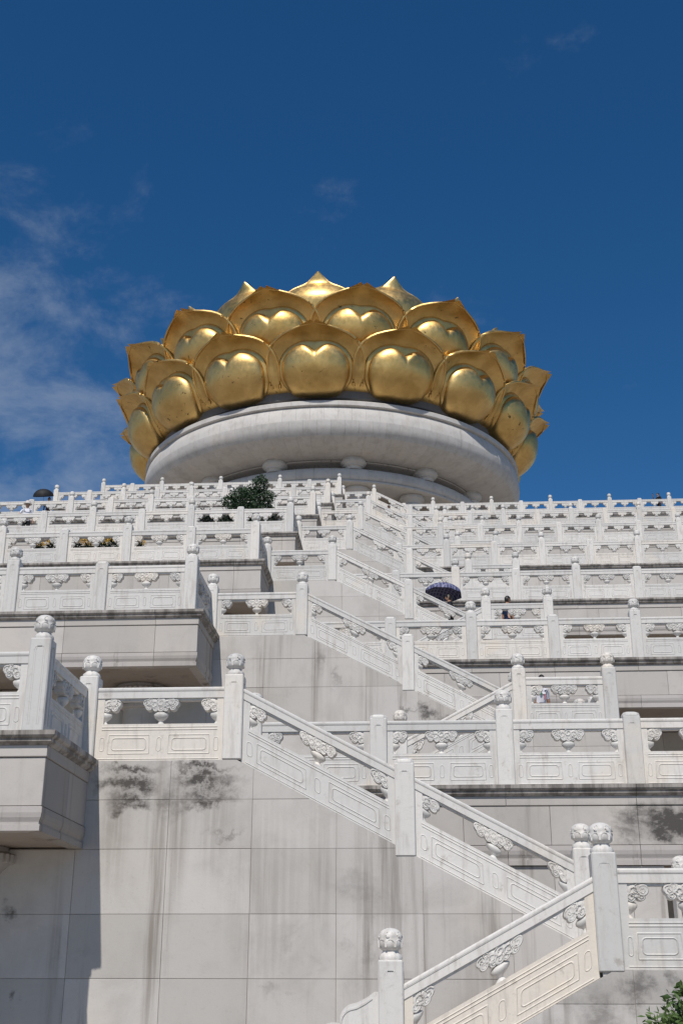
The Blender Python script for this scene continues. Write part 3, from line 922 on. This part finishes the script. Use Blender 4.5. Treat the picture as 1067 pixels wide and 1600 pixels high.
lotus = thing('golden_lotus', 'giant gilded lotus flower with three rows of heart-bossed petals on the round drum', 'lotus', (CX, CY, 46.4 + ZO))
ZL = 46.4
def interp(tab, v):
    for (a, x), (b_, y) in zip(tab, tab[1:]):
        if v <= b_:
            t = (v - a) / (b_ - a); return x + (y - x) * t
    return tab[-1][1]
def catmull(tab, v):
    n = len(tab)
    for i in range(n - 1):
        if v <= tab[i + 1][0] or i == n - 2:
            a, b_ = tab[i], tab[i + 1]; p = tab[max(i - 1, 0)]; q = tab[min(i + 2, n - 1)]
            h = b_[0] - a[0]; t = (v - a[0]) / h
            m0 = (b_[1] - p[1]) / (b_[0] - p[0]) * h; m1 = (q[1] - a[1]) / (q[0] - a[0]) * h
            return (2*t**3 - 3*t*t + 1) * a[1] + (t**3 - 2*t*t + t) * m0 + (-2*t**3 + 3*t*t) * b_[1] + (t**3 - t*t) * m1
OUTL = [(0, .80), (.15, .92), (.30, .985), (.45, 1.0), (.58, .985), (.69, .925), (.78, .82), (.85, .68), (.905, .51), (.95, .31), (.98, .14), (1.0, 0.0)]
def make_petal(rt_, zt_, W, bend=0.045, flare=.5, boss=1.0, keel=.45, plain=False, OUTL=OUTL):
    """rt_/zt_: radius and height (above ZL) along the petal's middle line by v"""
    def S(a, v):
        s = a * W
        r = catmull(rt_, v); z = catmull(zt_, v)
        w = max(catmull(OUTL, v), .02)
        u = min(abs(a) / w, 1.0)
        r -= bend * s * s * (1 - .35 * v)
        r += flare * (u ** 3.2) * (.35 + .65 * min(1, v * 1.6)) * (1 - max(0, v - .75) * 2.2)
        kk = max(0, v - .62) / .38
        r += keel * kk * kk * max(0, 1 - abs(a) * 2.6)
        z += .10 * kk * (u ** 2) + (.20 * max(0, 1 - abs(a) * 3.6) ** 1.5 * max(0, v - .80) / .20 if not plain else 0)
        return Vector((s, -r, z))
    def N(a, v):
        e = .01
        d1 = S(a + e, v) - S(a - e, v); d2 = S(a, min(v + e, 1)) - S(a, max(v - e, 0))
        n = d1.cross(d2); n.normalize()
        if n.y > 0: n = -n
        return n
    mb = MB(); NU, NV = 30, 34
    front = []; back = []
    for j in range(NV + 1):
        v = 1 - (1 - j / NV) ** 1.35
        w = max(catmull(OUTL, v), 0.0)
        for i in range(NU + 1):
            u = -1 + 2 * i / NU
            u = math.copysign(abs(u) ** .8, u)
            p = S(u * w, v); front.append(p); back.append(p + Vector((0, .30 + .2 * (1 - v), -.04)))
    W_ = NU + 1
    n = len(front); fs = []
    for j in range(NV):
        for i in range(NU):
            a = j * W_ + i
            fs.append((a, a + 1, a + W_ + 1, a + W_)); fs.append((n + a, n + a + W_, n + a + W_ + 1, n + a + 1))
    for j in range(NV):
        for i in (0, NU):
            a = j * W_ + i; fs.append((a, a + W_, n + a + W_, n + a))
    for i in range(NU): fs.append((i, i + 1, n + i + 1, n + i))
    mb.add(front + back, fs)
    rim = [S(-catmull(OUTL, v_), v_) for v_ in [i / 22 for i in range(3, 22)]] + [S(0, 1.0)] + [S(catmull(OUTL, v_), v_) for v_ in [i / 22 for i in range(21, 2, -1)]]
    nr_ = len(rim)
    mb.tube([p + Vector((0, .10, -.02)) for p in rim], [.13 if abs(i - nr_ // 2) > 2 else (.11, .08, .03)[2 - abs(i - nr_ // 2)] for i in range(nr_)], 7)
    shell = mb.mesh('petal', M_GOLD, 38)
    if plain: return shell, None, None
    def heart(th, wd, top, cusp, bot, cv):
        """contour in (a, v) by angle"""
        c, s = math.cos(th), math.sin(th)
        if s >= 0:
            x = wd * c
            f = abs(c)
            y = (top - cv) * (1 - f ** 2.6) ** .5 if f < 1 else 0
            dip = (top - cusp) * max(0, 1 - f / .42) ** 1.35
            return x, cv + y - dip
        return wd * math.copysign(abs(c) ** .85, c), cv + (cv - bot) * s * (1 if True else 0)
    def dome(wd, top, cusp, bot, cv, amp, edge, off, nr=14, na=72):
        mb = MB(); vs = [];  fs = []
        for i in range(nr + 1):
            rho = i / nr
            rho = 1 - (1 - rho) ** 1.8
            for j in range(na):
                th = 2 * math.pi * j / na + math.pi / 2
                x, v = heart(th, wd, top, cusp, bot, cv)
                a_ = x * rho; vv = cv + (v - cv) * rho
                vv = max(vv, -.03)
                p = S(a_, max(vv, 0)); nn = N(a_, max(vv, .01)); nn = Vector((nn.x * .6, nn.y, nn.z * .35)).normalized()
                h = amp * (max(0, 1 - rho ** edge)) ** .5 + off
                vs.append(p + nn * h)
        for i in range(nr):
            for j in range(na):
                k_ = (j + 1) % na
                if i == 0: fs.append((0, (i + 1) * na + j, (i + 1) * na + k_))
                else: fs.append((i * na + j, (i + 1) * na + j, (i + 1) * na + k_, i * na + k_))
        # skirt into the petal
        o = (nr) * na; b0 = len(vs)
        for j in range(na):
            th = 2 * math.pi * j / na + math.pi / 2
            x, v = heart(th, wd * 1.0, top, cusp, bot, cv)
            p = S(x, max(v, 0)); vs.append(p + Vector((0, .25, 0)))
        for j in range(na):
            k_ = (j + 1) % na; fs.append((o + j, b0 + j, b0 + k_, o + k_))
        mb.add(vs, fs); return mb
    sw = dome(.78, .815, .785, -.05, .37, .50 * boss, 3.4, -.015).mesh('swell', M_GOLD, 50)
    hb = dome(.70, .745, .605, -.05, .35, 1.12 * boss, 2.05, .30 * boss).mesh('heart_boss', M_GOLD, 50)
    return shell, sw, hb
ROW1 = make_petal([(0, 16.5), (.12, 17.5), (.28, 18.2), (.45, 18.5), (.62, 18.75), (.75, 19.0), (.86, 19.42), (.94, 19.9), (1.0, 20.35)],
                  [(0, .6), (.12, .95), (.28, 1.72), (.45, 2.7), (.62, 3.5), (.75, 4.12), (.86, 4.58), (.94, 4.82), (1.0, 4.95)], 4.05, .082, 1.2, 1.0, .4)
ROW2 = make_petal([(0, 17.0), (.12, 17.9), (.28, 18.5), (.45, 18.8), (.62, 19.05), (.75, 19.32), (.86, 19.75), (.94, 20.25), (1.0, 20.8)],
                  [(0, 4.3), (.12, 4.62), (.28, 5.2), (.45, 5.95), (.62, 6.75), (.75, 7.4), (.86, 7.88), (.94, 8.15), (1.0, 8.32)], 4.1, .082, 1.2, 1.0, .4)
ROW3 = make_petal([(0, 16.6), (.15, 17.3), (.35, 17.9), (.55, 18.1), (.75, 17.7), (.9, 17.2), (1.0, 17.3)],
                  [(0, 5.6), (.15, 6.8), (.35, 8.3), (.55, 9.5), (.75, 10.5), (.9, 11.2), (1.0, 12.2)], 3.7, .12, -.1, 1, .12, True,
                  [(0, .84), (.15, .94), (.30, 1.0), (.45, .99), (.58, .90), (.70, .72), (.79, .52), (.86, .35), (.915, .22), (.955, .12), (.98, .055), (1.0, 0.0)])
PH = -0.3
for row, ph in ((ROW1, PH), (ROW2, PH + 11.25), (ROW3, PH)):
    for j in range(16):
        a = R(ph + 22.5 * j)
        o = obj('petal', row[0], lotus, (0, 0, 0), a)
        if row[1]:
            obj('swell', row[1], o); obj('heart_boss', row[2], o)
mb = MB(); mb.lathe([(16.0, .8), (16.8, 2.0), (17.2, 4.5), (17.0, 7.5), (16.2, 9.0), (12, 10.2), (.1, 10.4)], (0, 0, 0), 72)
obj('flower_core', mb.mesh('flower_core', M_GOLD, 40), lotus)

# ------------------------------------------------------------------ plants
def leaf_cloud(name, clumps, n, size, mat, seed=1, shell=.55, flat=.0):
    """many small leaf faces spread through lobed clumps"""
    rnd = random.Random(seed); mb = MB()
    tot = sum(c[3] ** 2 for c in clumps)
    for (x, y, z, r, sq) in clumps:
        cnt = int(n * r * r / tot)
        for _ in range(cnt):
            d = Vector((rnd.gauss(0, 1), rnd.gauss(0, 1), rnd.gauss(0, 1))).normalized()
            rr = r * (shell + (1 - shell) * rnd.random()) * (1 + .22 * mnoise.noise(d * 2.3 + Vector((x, y, z))))
            p = Vector((x, y, z)) + Vector((d.x * rr, d.y * rr, d.z * rr * sq))
            a = Vector((rnd.gauss(0, 1), rnd.gauss(0, 1), rnd.gauss(0, .7) + flat)).normalized()
            a = (a + d * .8).normalized(); b_ = a.orthogonal().normalized()
            b_ = (Matrix.Rotation(rnd.random() * 6.28, 3, a) @ b_)
            L = size * rnd.uniform(.7, 1.35); w = L * rnd.uniform(.32, .5)
            c = a.cross(b_)
            tip = p + a * L; mid = p + a * L * .5
            mb.add([p, mid + b_ * w / 2 + c * .05 * L, tip, mid - b_ * w / 2 + c * .05 * L], [(0, 1, 2, 3)])
    return mb.mesh(name, mat)
M_PINE = leaf_mat('dark evergreen needles', (0.012, 0.032, 0.012), (0.042, 0.085, 0.03))
M_LEAF = leaf_mat('glossy green leaves', (0.035, 0.075, 0.016), (0.085, 0.14, 0.03))
M_SHRUB = leaf_mat('very dark shrub leaves', (0.008, 0.018, 0.010), (0.02, 0.038, 0.018))
M_BARK = simple('grey brown bark', (0.10, 0.075, 0.055), 0.9, 0.4, 12)
M_POT = simple('dark glazed pot', (0.05, 0.04, 0.035), 0.4, 0.2)
M_YEL = leaf_mat('yellow flowers', (0.62, 0.36, 0.03), (0.75, 0.52, 0.08))
ty, tz = TY(4) - DB + 1.5, TZ(4)
tree = thing('evergreen_tree', 'small dark evergreen tree rising behind the fourth bastion balustrade', 'tree', (-6.95, ty, tz))
CL = [(.42, 0, 2.78, .44, .9), (.05, .1, 2.45, .48, .8), (.72, 0, 2.25, .40, .75), (-.45, -.1, 2.38, .36, .75), (-.85, 0, 2.08, .40, .7), (-.1, -.2, 2.0, .6, .8),
      (.55, .15, 1.75, .52, .8), (-.35, 0, 1.6, .6, .7), (.15, -.15, 1.4, .62, .7), (-.98, .1, 1.52, .30, .7), (.8, 0, 1.5, .34, .7), (.52, -.1, 3.06, .2, 1.1)]
obj('crown', leaf_cloud('crown', CL, 9000, .11, M_PINE, 3, .35), tree)
mb = MB(); mb.tube([(0, 0, 0), (.03, 0, .6), (-.02, 0, 1.2), (.15, 0, 2.0), (.4, 0, 2.9)], [.11, .09, .075, .05, .015])
for c in CL[:10]: mb.tube([(.02, 0, max(.9, c[2] - .8)), (c[0] * .6, c[1] * .6, c[2] - .25), (c[0], c[1], c[2])], [.045, .03, .012], 6)
obj('trunk', mb.mesh('trunk', M_BARK, 50), tree)
for x, r, h, w in ((-8.65, .42, 1.45, 'left of the small evergreen tree'), (-7.75, .36, 1.2, 'close against the left foot of the small evergreen tree'), (-5.95, .40, 1.22, 'right of the small evergreen tree')):
    t = thing('potted_shrub', f'very dark clipped shrub {w}', 'shrub', (x, TY(4) - DB + .85, tz), 0, 'dark shrubs behind the fourth bastion balustrade')
    obj('foliage', leaf_cloud('foliage', [(0, 0, h - r * .8, r, .85), (r * .4, 0, h - r * 1.1, r * .8, .8), (-r * .45, .05, h - r * 1.15, r * .75, .8)], 1500, .09, M_SHRUB, int(-x * 10), .4), t)
    mb = MB(); mb.tube([(0, 0, .3), (0, 0, h * .7)], [.04, .02]); obj('stem', mb.mesh('stem', M_BARK, 50), t)
    mb = MB(); mb.lathe([(.16, 0), (.2, .02), (.26, .36), (.29, .38), (.29, .43), (.25, .43), (.23, .36), (.02, .35)], (0, 0, 0), 20); obj('pot', mb.mesh('pot', M_POT, 40), t)
FL = [(-12.18, 'leftmost'), (-11.72, 'second from the left'), (-10.95, 'third from the left'), (-10.55, 'fourth from the left'), (-10.08, 'fifth from the left'), (-9.74, 'sixth from the left'), (-8.87, 'rightmost')]
for i, (x, w) in enumerate(FL):
    t = thing('flower_pot', f'pot of yellow flowers behind the third bastion balustrade, {w}', 'flower pot', (x, TY(3) - DB + .52, TZ(3)), 0, 'pots of yellow flowers')
    hgt = .94 + .05 * ((i * 7) % 3)
    obj('flowers', leaf_cloud('flowers', [(0, 0, hgt, .15, .6), (.1, -.03, hgt - .06, .12, .6), (-.1, 0, hgt - .05, .12, .6)], 260, .06, M_YEL, i + 5, .6, .8), t)
    obj('leaves', leaf_cloud('leaves', [(0, 0, hgt - .22, .2, .7)], 300, .09, M_SHRUB, i + 15, .4), t)
    mb = MB(); mb.lathe([(.12, 0), (.14, .02), (.2, .5), (.22, .52), (.22, .57), (.18, .57), (.17, .5), (.02, .49)], (0, 0, 0), 18); obj('pot', mb.mesh('pot', M_POT, 40), t)
    mb = MB(); mb.tube([(0, 0, .45), (0, 0, hgt - .1)], .012, 5); obj('stem', mb.mesh('stem', M_BARK), t)
bush = thing('leafy_bush', 'green leafy bush in front of the half landing wall, bottom right corner', 'bush', (2.92, 13.45, .17))
BC = [(0, 0, 1.15, .52, .9), (-.38, -.05, 1.02, .36, .9), (0, 0, .2, .4, .9), (.4, 0, 1.12, .45, 1), (-.1, -.2, .75, .55, .9), (.25, .1, 1.38, .30, .8), (-.2, 0, 1.38, .2, .8), (.2, -.25, .5, .55, .8)]
obj('foliage', leaf_cloud('foliage', BC, 6500, .085, M_LEAF, 8, .45), bush)
mb = MB()
for c in BC: mb.tube([(0, 0, -.17), (c[0] * .4, c[1] * .4, c[2] * .5), (c[0], c[1], c[2])], [.03, .02, .008], 6)
obj('branches', mb.mesh('branches', M_BARK, 50), bush)

# ------------------------------------------------------------------ people
M_SKIN = simple('skin', (0.42, 0.24, 0.16), 0.55, 0.08)
M_HAIR = simple('black hair', (0.012, 0.010, 0.009), 0.45, 0.3, 60)
def cloth(name, col): return simple(name, col, 0.85, 0.10, 25, 0.2)
def seg_dist(p, a, b_):
    ab = b_ - a; t = max(0, min(1, (p - a).dot(ab) / max(ab.length_squared, 1e-9)))
    return (p - (a + ab * t)).length
def make_person(label, loc, rz, height=1.72, arms=None, legs=None, lean=0.0, shirt=(0.02, 0.025, 0.05), trousers=(0.03, 0.03, 0.035), shoes=(0.03, 0.03, 0.03),
                hair='short', hat=None, head_turn=0.0, print_=None):
    """one continuous body grown over a joint skeleton; faces -y"""
    J = {'pelvis': (0, 0, .95), 'waist': (0, -.01, 1.08), 'chest': (0, -.005, 1.28), 'collar': (0, .005, 1.42), 'neck': (0, 0, 1.48), 'skull': (0, -.012, 1.55)}
    rad = {'pelvis': (.165, .12), 'waist': (.145, .105), 'chest': (.165, .115), 'collar': (.11, .085), 'neck': (.055, .058), 'skull': (.058, .065)}
    edges = [('pelvis', 'waist'), ('waist', 'chest'), ('chest', 'collar'), ('collar', 'neck'), ('neck', 'skull')]
    arms = arms or {}; legs = legs or {}
    for s, S_ in ((1, 'l'), (-1, 'r')):
        d = arms.get(S_, {})
        J['sh' + S_] = (s * .175, .005, 1.385); J['el' + S_] = d.get('el', (s * .235, .02, 1.11)); J['wr' + S_] = d.get('wr', (s * .25, -.07, .88))
        w = Vector(J['wr' + S_]); e = Vector(J['el' + S_]); J['pm' + S_] = tuple(w + (w - e).normalized() * .075)
        for a, r in (('sh', .062), ('el', .043), ('wr', .028), ('pm', .034)): rad[a + S_] = (r, r)
        edges += [('collar', 'sh' + S_), ('sh' + S_, 'el' + S_), ('el' + S_, 'wr' + S_), ('wr' + S_, 'pm' + S_)]
        d = legs.get(S_, {})
        J['hip' + S_] = (s * .09, 0, .88); J['kn' + S_] = d.get('kn', (s * .10, -.015, .49)); J['an' + S_] = d.get('an', (s * .10, .015, .085))
        an = Vector(J['an' + S_]); J['toe' + S_] = tuple(an + Vector((s * .02, -.15, -.045)))
        for a, r in (('hip', .092), ('kn', .058), ('an', .042), ('toe', .038)): rad[a + S_] = (r, r)
        edges += [('pelvis', 'hip' + S_), ('hip' + S_, 'kn' + S_), ('kn' + S_, 'an' + S_), ('an' + S_, 'toe' + S_)]
    def ln(p): return (p[0], p[1] - lean * max(0, p[2] - .95), p[2])
    J = {k_: ln(v) for k_, v in J.items()}
    names = list(J); ix = {n_: i for i, n_ in enumerate(names)}
    me = bpy.data.meshes.new('person'); me.from_pydata([J[n_] for n_ in names], [(ix[a], ix[b_]) for a, b_ in edges], [])
    o = bpy.data.objects.new('person', me); COL.objects.link(o)
    md = o.modifiers.new('skin', 'SKIN'); md.use_smooth_shade = True
    for n_ in names:
        sv = me.skin_vertices[0].data[ix[n_]]; sv.radius = rad[n_]; sv.use_root = n_ == 'pelvis'
    sb = o.modifiers.new('sub', 'SUBSURF'); sb.levels = 2; sb.render_levels = 2
    dg = bpy.context.evaluated_depsgraph_get(); dg.update()
    em = bpy.data.meshes.new_from_object(o.evaluated_get(dg))
    bpy.data.objects.remove(o); 
    mb = MB()
    V = [v.co.copy() for v in em.vertices]
    mat_of = {}
    segs = [(Vector(J[a]), Vector(J[b_]), a, b_) for a, b_ in edges]
    def region(a, b_, p):
        if b_.startswith(('wr', 'pm')) or a in ('neck',): return 0
        if b_ == 'neck': return 0 if p.z > 1.445 else 1
        if a.startswith('sh'):                     # short sleeve
            A, B = Vector(J[a]), Vector(J[b_]); t = (p - A).dot(B - A) / (B - A).length_squared
            return 1 if t < .72 else 0
        if b_.startswith('toe'): return 3
        if a.startswith(('hip', 'kn')) or b_.startswith('hip'): return 2 if p.z < .93 else 1
        return 1 if p.z > .93 else 2
    for f in em.polygons:
        c = sum((V[i] for i in f.vertices), Vector()) / len(f.vertices)
        s_ = min(segs, key=lambda q: seg_dist(c, q[0], q[1]))
        mb.add([V[i] for i in f.vertices], [tuple(range(len(f.vertices)))], region(s_[2], s_[3], c))
    # fingers: five unequal, slightly curled
    for s, S_ in ((1, 'l'), (-1, 'r')):
        w, pm = Vector(J['wr' + S_]), Vector(J['pm' + S_]); d = (pm - w).normalized()
        side = d.cross(Vector((1, .2, .1))).normalized(); nrm = d.cross(side)
        for q, ln_ in ((-.026, .07), (-.009, .082), (.009, .078), (.025, .06)):
            b0 = pm + side * q + d * .008
            mb.tube([b0 - d * .02, b0 + d * ln_ * .45, b0 + d * ln_ * .8 + nrm * .015, b0 + d * ln_ + nrm * .035], [.009, .0085, .008, .006], 6, 0)
        b0 = w + d * .035 - side * .028
        mb.tube([b0, b0 - side * .025 + d * .03, b0 - side * .03 + d * .06 + nrm * .01], [.011, .010, .007], 6, 0)
    # head with brow, nose, ears, chin
    hc = Vector(ln((0, -.02, 1.615))); n1, n2 = 20, 16
    vs = []; fs = []
    rot = Matrix.Rotation(head_turn, 3, 'Z')
    for i in range(n2 + 1):
        ph = math.pi * i / n2
        for j in range(n1):
            th = 2 * math.pi * j / n1
            x, y, z = math.sin(ph) * math.sin(th), -math.sin(ph) * math.cos(th), math.cos(ph)
            fx = x * .074; fy = y * .094; fz = z * .118
            if z < 0: fx *= 1 + .28 * z * (1 if y < .3 else .4); fy *= 1 - .05 * z * (1 if y < 0 else -3)
            front = max(0, -y)
            nose = math.exp(-((x / .16) ** 2 + ((z + .12) / .2) ** 2)) * front; fy -= .024 * nose
            eye = sum(math.exp(-(((x - q) / .14) ** 2 + ((z - .06) / .1) ** 2)) for q in (-.36, .36)) * front; fy += .008 * eye
            mouth = math.exp(-((x / .25) ** 2 + ((z + .48) / .07) ** 2)) * front; fy -= .006 * mouth
            ear = sum(math.exp(-(((x - q) / .12) ** 2 + ((y - .12) / .22) ** 2 + ((z + .02) / .26) ** 2)) for q in (-1, 1)); fx *= 1 + .22 * ear
            vs.append(hc + rot @ Vector((fx, fy, fz)))
    for i in range(n2):
        for j in range(n1): fs.append((i * n1 + j, i * n1 + (j + 1) % n1, (i + 1) * n1 + (j + 1) % n1, (i + 1) * n1 + j))
    mb.add(vs, fs, 0)
    sc = height / 1.735
    mb.v = [(x * sc, y * sc, z * sc) for x, y, z in mb.v]
    bm_ = mb.mesh('person', [M_SKIN, cloth('shirt cloth', shirt), cloth('trouser cloth', trousers), cloth('shoe leather', shoes)])
    bm = bmesh.new(); bm.from_mesh(bm_); bmesh.ops.remove_doubles(bm, verts=bm.verts, dist=1e-5); bm.to_mesh(bm_); bm.free()
    bm_.polygons.foreach_set('use_smooth', [True] * len(bm_.polygons))
    person = obj('person', bm_, None, loc, rz); tag(person, label, 'person', 'visitors on the terraces')
    # hair
    hm = MB(); vs = []; fs = []
    low = .30 if hair == 'short' else .9
    for i in range(13):
        ph = math.pi * (0.02 + .98 * i / 12)
        for j in range(24):
            th = 2 * math.pi * j / 24
            x, y, z = math.sin(ph) * math.sin(th), -math.sin(ph) * math.cos(th), math.cos(ph)
            frontal = -y
            lim = .42 if frontal > .55 else (-.05 if frontal > -.1 else (-.55 if hair == 'short' else -1))
            zz_ = max(z, lim - .02)
            k_ = 1.09 + .03 * mnoise.noise(Vector((x, y, z)) * 5)
            rr = math.sqrt(max(0, 1 - min(1, abs(zz_)) ** 2)) / max(math.sin(ph), .05) if z < lim else 1
            px, py, pz = x * .074 * k_ * min(rr, 1.6), y * .094 * k_ * min(rr, 1.6), zz_ * .118 * k_
            if hair == 'long' and frontal < .0 and z < .1: pz = z * .42 - .02; px = x * .09 if abs(x) < 1 else px; py = max(y, .35) * .10
            vs.append(hc + rot @ Vector((px, py, pz)))
    for i in range(12):
        for j in range(24): fs.append((i * 24 + j, i * 24 + (j + 1) % 24, (i + 1) * 24 + (j + 1) % 24, (i + 1) * 24 + j))
    hm.add(vs, fs); hm.v = [(x * sc, y * sc, z * sc) for x, y, z in hm.v]
    obj('hair', hm.mesh('hair', M_HAIR, 60), person)
    if hat:
        tm = MB(); tm.lathe([(.165, -.01), (.17, 0), (.11, .03), (.102, .05), (.098, .11), (.07, .135), (.01, .14)], (0, 0, 0), 24)
        tm.v = [((x + hc.x) * sc, (y + hc.y) * sc, (z + hc.z + .03) * sc) for x, y, z in tm.v]
        obj('hat', tm.mesh('hat', cloth('hat cloth', hat), 40), person)
    if print_:
        pm_ = MB()
        for (x, z, w, h_, mi) in print_:
            pm_.lathe([(.001, 0), (w, .002), (w * .9, .008), (.001, .012)], (0, 0, 0), 12, h_ / w, None, mi)
            n_ = 4 * 12
            pm_.v[-n_:] = [(px + x, -.145 - pz - abs(px) * .1 - lean * max(0, z - .95) + .02, py + z) for px, py, pz in pm_.v[-n_:]]
        pm_.v = [(x * sc, y * sc, z * sc) for x, y, z in pm_.v]
        obj('shirt_print', pm_.mesh('shirt_print', [cloth('green print', (.03, .22, .12)), cloth('pink print', (.45, .12, .16))], 40), person)
    return person
def make_umbrella(label, apex, tilt, rad, drop, col, check=None, handle_len=.75):
    m, t, b = new_mat('umbrella cloth'); g = NT_(t)
    if check:
        tc_ = g.n('ShaderNodeTexCoord').outputs['Object']
        wv = []
        for ax in ((1, 0, 0), (0, 1, 0)):
            sp_ = g.n('ShaderNodeSeparateXYZ'); g.link(tc_, sp_.inputs[0])
            q = g.math('ABSOLUTE', g.math('SUBTRACT', g.math('FRACT', g.math('MULTIPLY', sp_.outputs[0 if ax[0] else 1], 9.0)), .5))
            wv.append(g.rng(q, .36, .44))
        c = g.mix(g.math('MULTIPLY', g.math('MAXIMUM', wv[0], wv[1]), .8), col, check)
        t.links.new(c, b.inputs['Base Color'])
    else: b.inputs['Base Color'].default_value = (*col, 1)
    b.inputs['Roughness'].default_value = .7; b.inputs['Transmission Weight'].default_value = 0
    u = thing('umbrella', label, 'umbrella', apex); u.rotation_euler = tilt
    mb = MB(); N_ = 8; vs = []; fs = []; q = 7; sub = 4
    for j in range(N_ * sub):
        a = 2 * math.pi * j / (N_ * sub); f = (j % sub) / sub; sag = math.sin(f * math.pi)
        for i in range(q):
            t_ = i / (q - 1); r = rad * math.sin(t_ * math.pi / 2 * .98) * (1 - .07 * sag * t_ * t_ )
            vs.append((r * math.cos(a), r * math.sin(a), -drop * (1 - math.cos(t_ * math.pi / 2)) + .03 * sag * t_ * (1 - t_)))
    for j in range(N_ * sub):
        k_ = (j + 1) % (N_ * sub)
        for i in range(q - 1): fs.append((j * q + i, k_ * q + i, k_ * q + i + 1, j * q + i + 1))
    mb.add(vs, fs); obj('canopy', mb.mesh('canopy', m, 50), u)
    mt = simple('umbrella metal', (.25, .25, .26), .35)
    mb = MB(); mb.tube([(0, 0, .06), (0, 0, -handle_len)], .008, 6); obj('shaft', mb.mesh('shaft', mt), u)
    mb = MB(); mb.tube([(0, 0, -handle_len), (0, 0, -handle_len - .12)], .018, 8); obj('handle', mb.mesh('handle', simple('handle', (.03, .03, .03), .5)), u)
    for j in range(N_):
        a = 2 * math.pi * j / N_; mb = MB()
        mb.tube([(rad * math.sin(t_ * math.pi / 2 * .98) * math.cos(a) * .99, rad * math.sin(t_ * math.pi / 2 * .98) * math.sin(a) * .99, -drop * (1 - math.cos(t_ * math.pi / 2)) - .008) for t_ in (.02, .3, .6, .85, 1)], .004, 4)
        obj('rib', mb.mesh('rib', mt), u)
    return u
zs3 = TZ(3) - (1.15 - (XL + .05)) * (HH / 18) / .272
make_person('man in dark polo shirt with umbrella, climbing the stairs to the third terrace', (1.16, 38.52, zs3 + .02), R(-95), 1.86,
            {'r': {'el': (-.2, -.16, 1.14), 'wr': (-.1, -.24, 1.36)}}, {'l': {'kn': (.10, -.16, .58), 'an': (.10, -.10, .20)}}, .05, (.018, .02, .026), (.05, .05, .06))
make_umbrella('navy checked umbrella held over the man on the stairs to the third terrace', (0.98, 38.95, TZ(3) + .07), (R(-4), R(7), .3), .64, .34, (.055, .06, .14), (.26, .27, .40), .70)
make_person('man in navy t-shirt with short black hair on the half landing below the third terrace', (2.85, 36.42, TZ(3) - HH), R(118), 1.76, None, None, 0, (.012, .03, .075), (.04, .045, .06))
make_person('person with long dark hair in white printed shirt on half landing below second terrace', (2.72, 26.95, TZ(2) - HH), R(25), 1.62, None, None, .18, (.72, .71, .76), (.06, .07, .1), hair='long',
            print_=[(-.06, 1.27, .035, .04, 0), (.04, 1.2, .018, .08, 1)])
pp = make_person('person in black jacket filming with a phone on the topmost terrace, far right', (17.55, 81.98, TZ(7)), R(-55), 1.80,
                 {'r': {'el': (-.22, -.22, 1.20), 'wr': (-.10, -.40, 1.42)}}, None, 0, (.015, .014, .016), (.02, .02, .025))
ph_ = MB(); ph_.cbox(-.04, .04, -.006, .006, -.085, .085, .004)
tag(obj('phone', ph_.mesh('phone', simple('phone black', (.01, .01, .012), .25)), None, (17.12, 81.80, TZ(7) + 1.62), R(-55)), 'black phone held up by the person on the topmost terrace', 'phone')
make_person('person with black hair in dark clothes climbing the stairs to the sixth terrace', (-1.42, 69.15, TZ(6) - .74), R(-100), 1.63, None, None, .08, (.02, .018, .02), (.03, .03, .03))
make_person('person in dark clothes under the black umbrella behind the fifth bastion balustrade', (-18.75, 57.2, TZ(5)), R(20), 1.66, {'l': {'el': (.22, -.14, 1.16), 'wr': (.10, -.22, 1.34)}}, None, 0, (.10, .03, .03), (.02, .02, .02))
make_umbrella('black umbrella over the person behind the fifth bastion balustrade', (-19.02, 56.85, TZ(5) + 2.0), (R(20), R(-6), .2), .53, .40, (.006, .006, .007), None, .8)
make_person('person in white shirt and pale hat leaning behind the fourth bastion balustrade', (-16.2, 46.68, TZ(4)), R(15), 1.82, {'r': {'el': (-.30, -.06, 1.16), 'wr': (-.40, -.14, 1.02)}}, None, .04, (.72, .72, .78), (.015, .018, .02), hat=(.62, .58, .55))
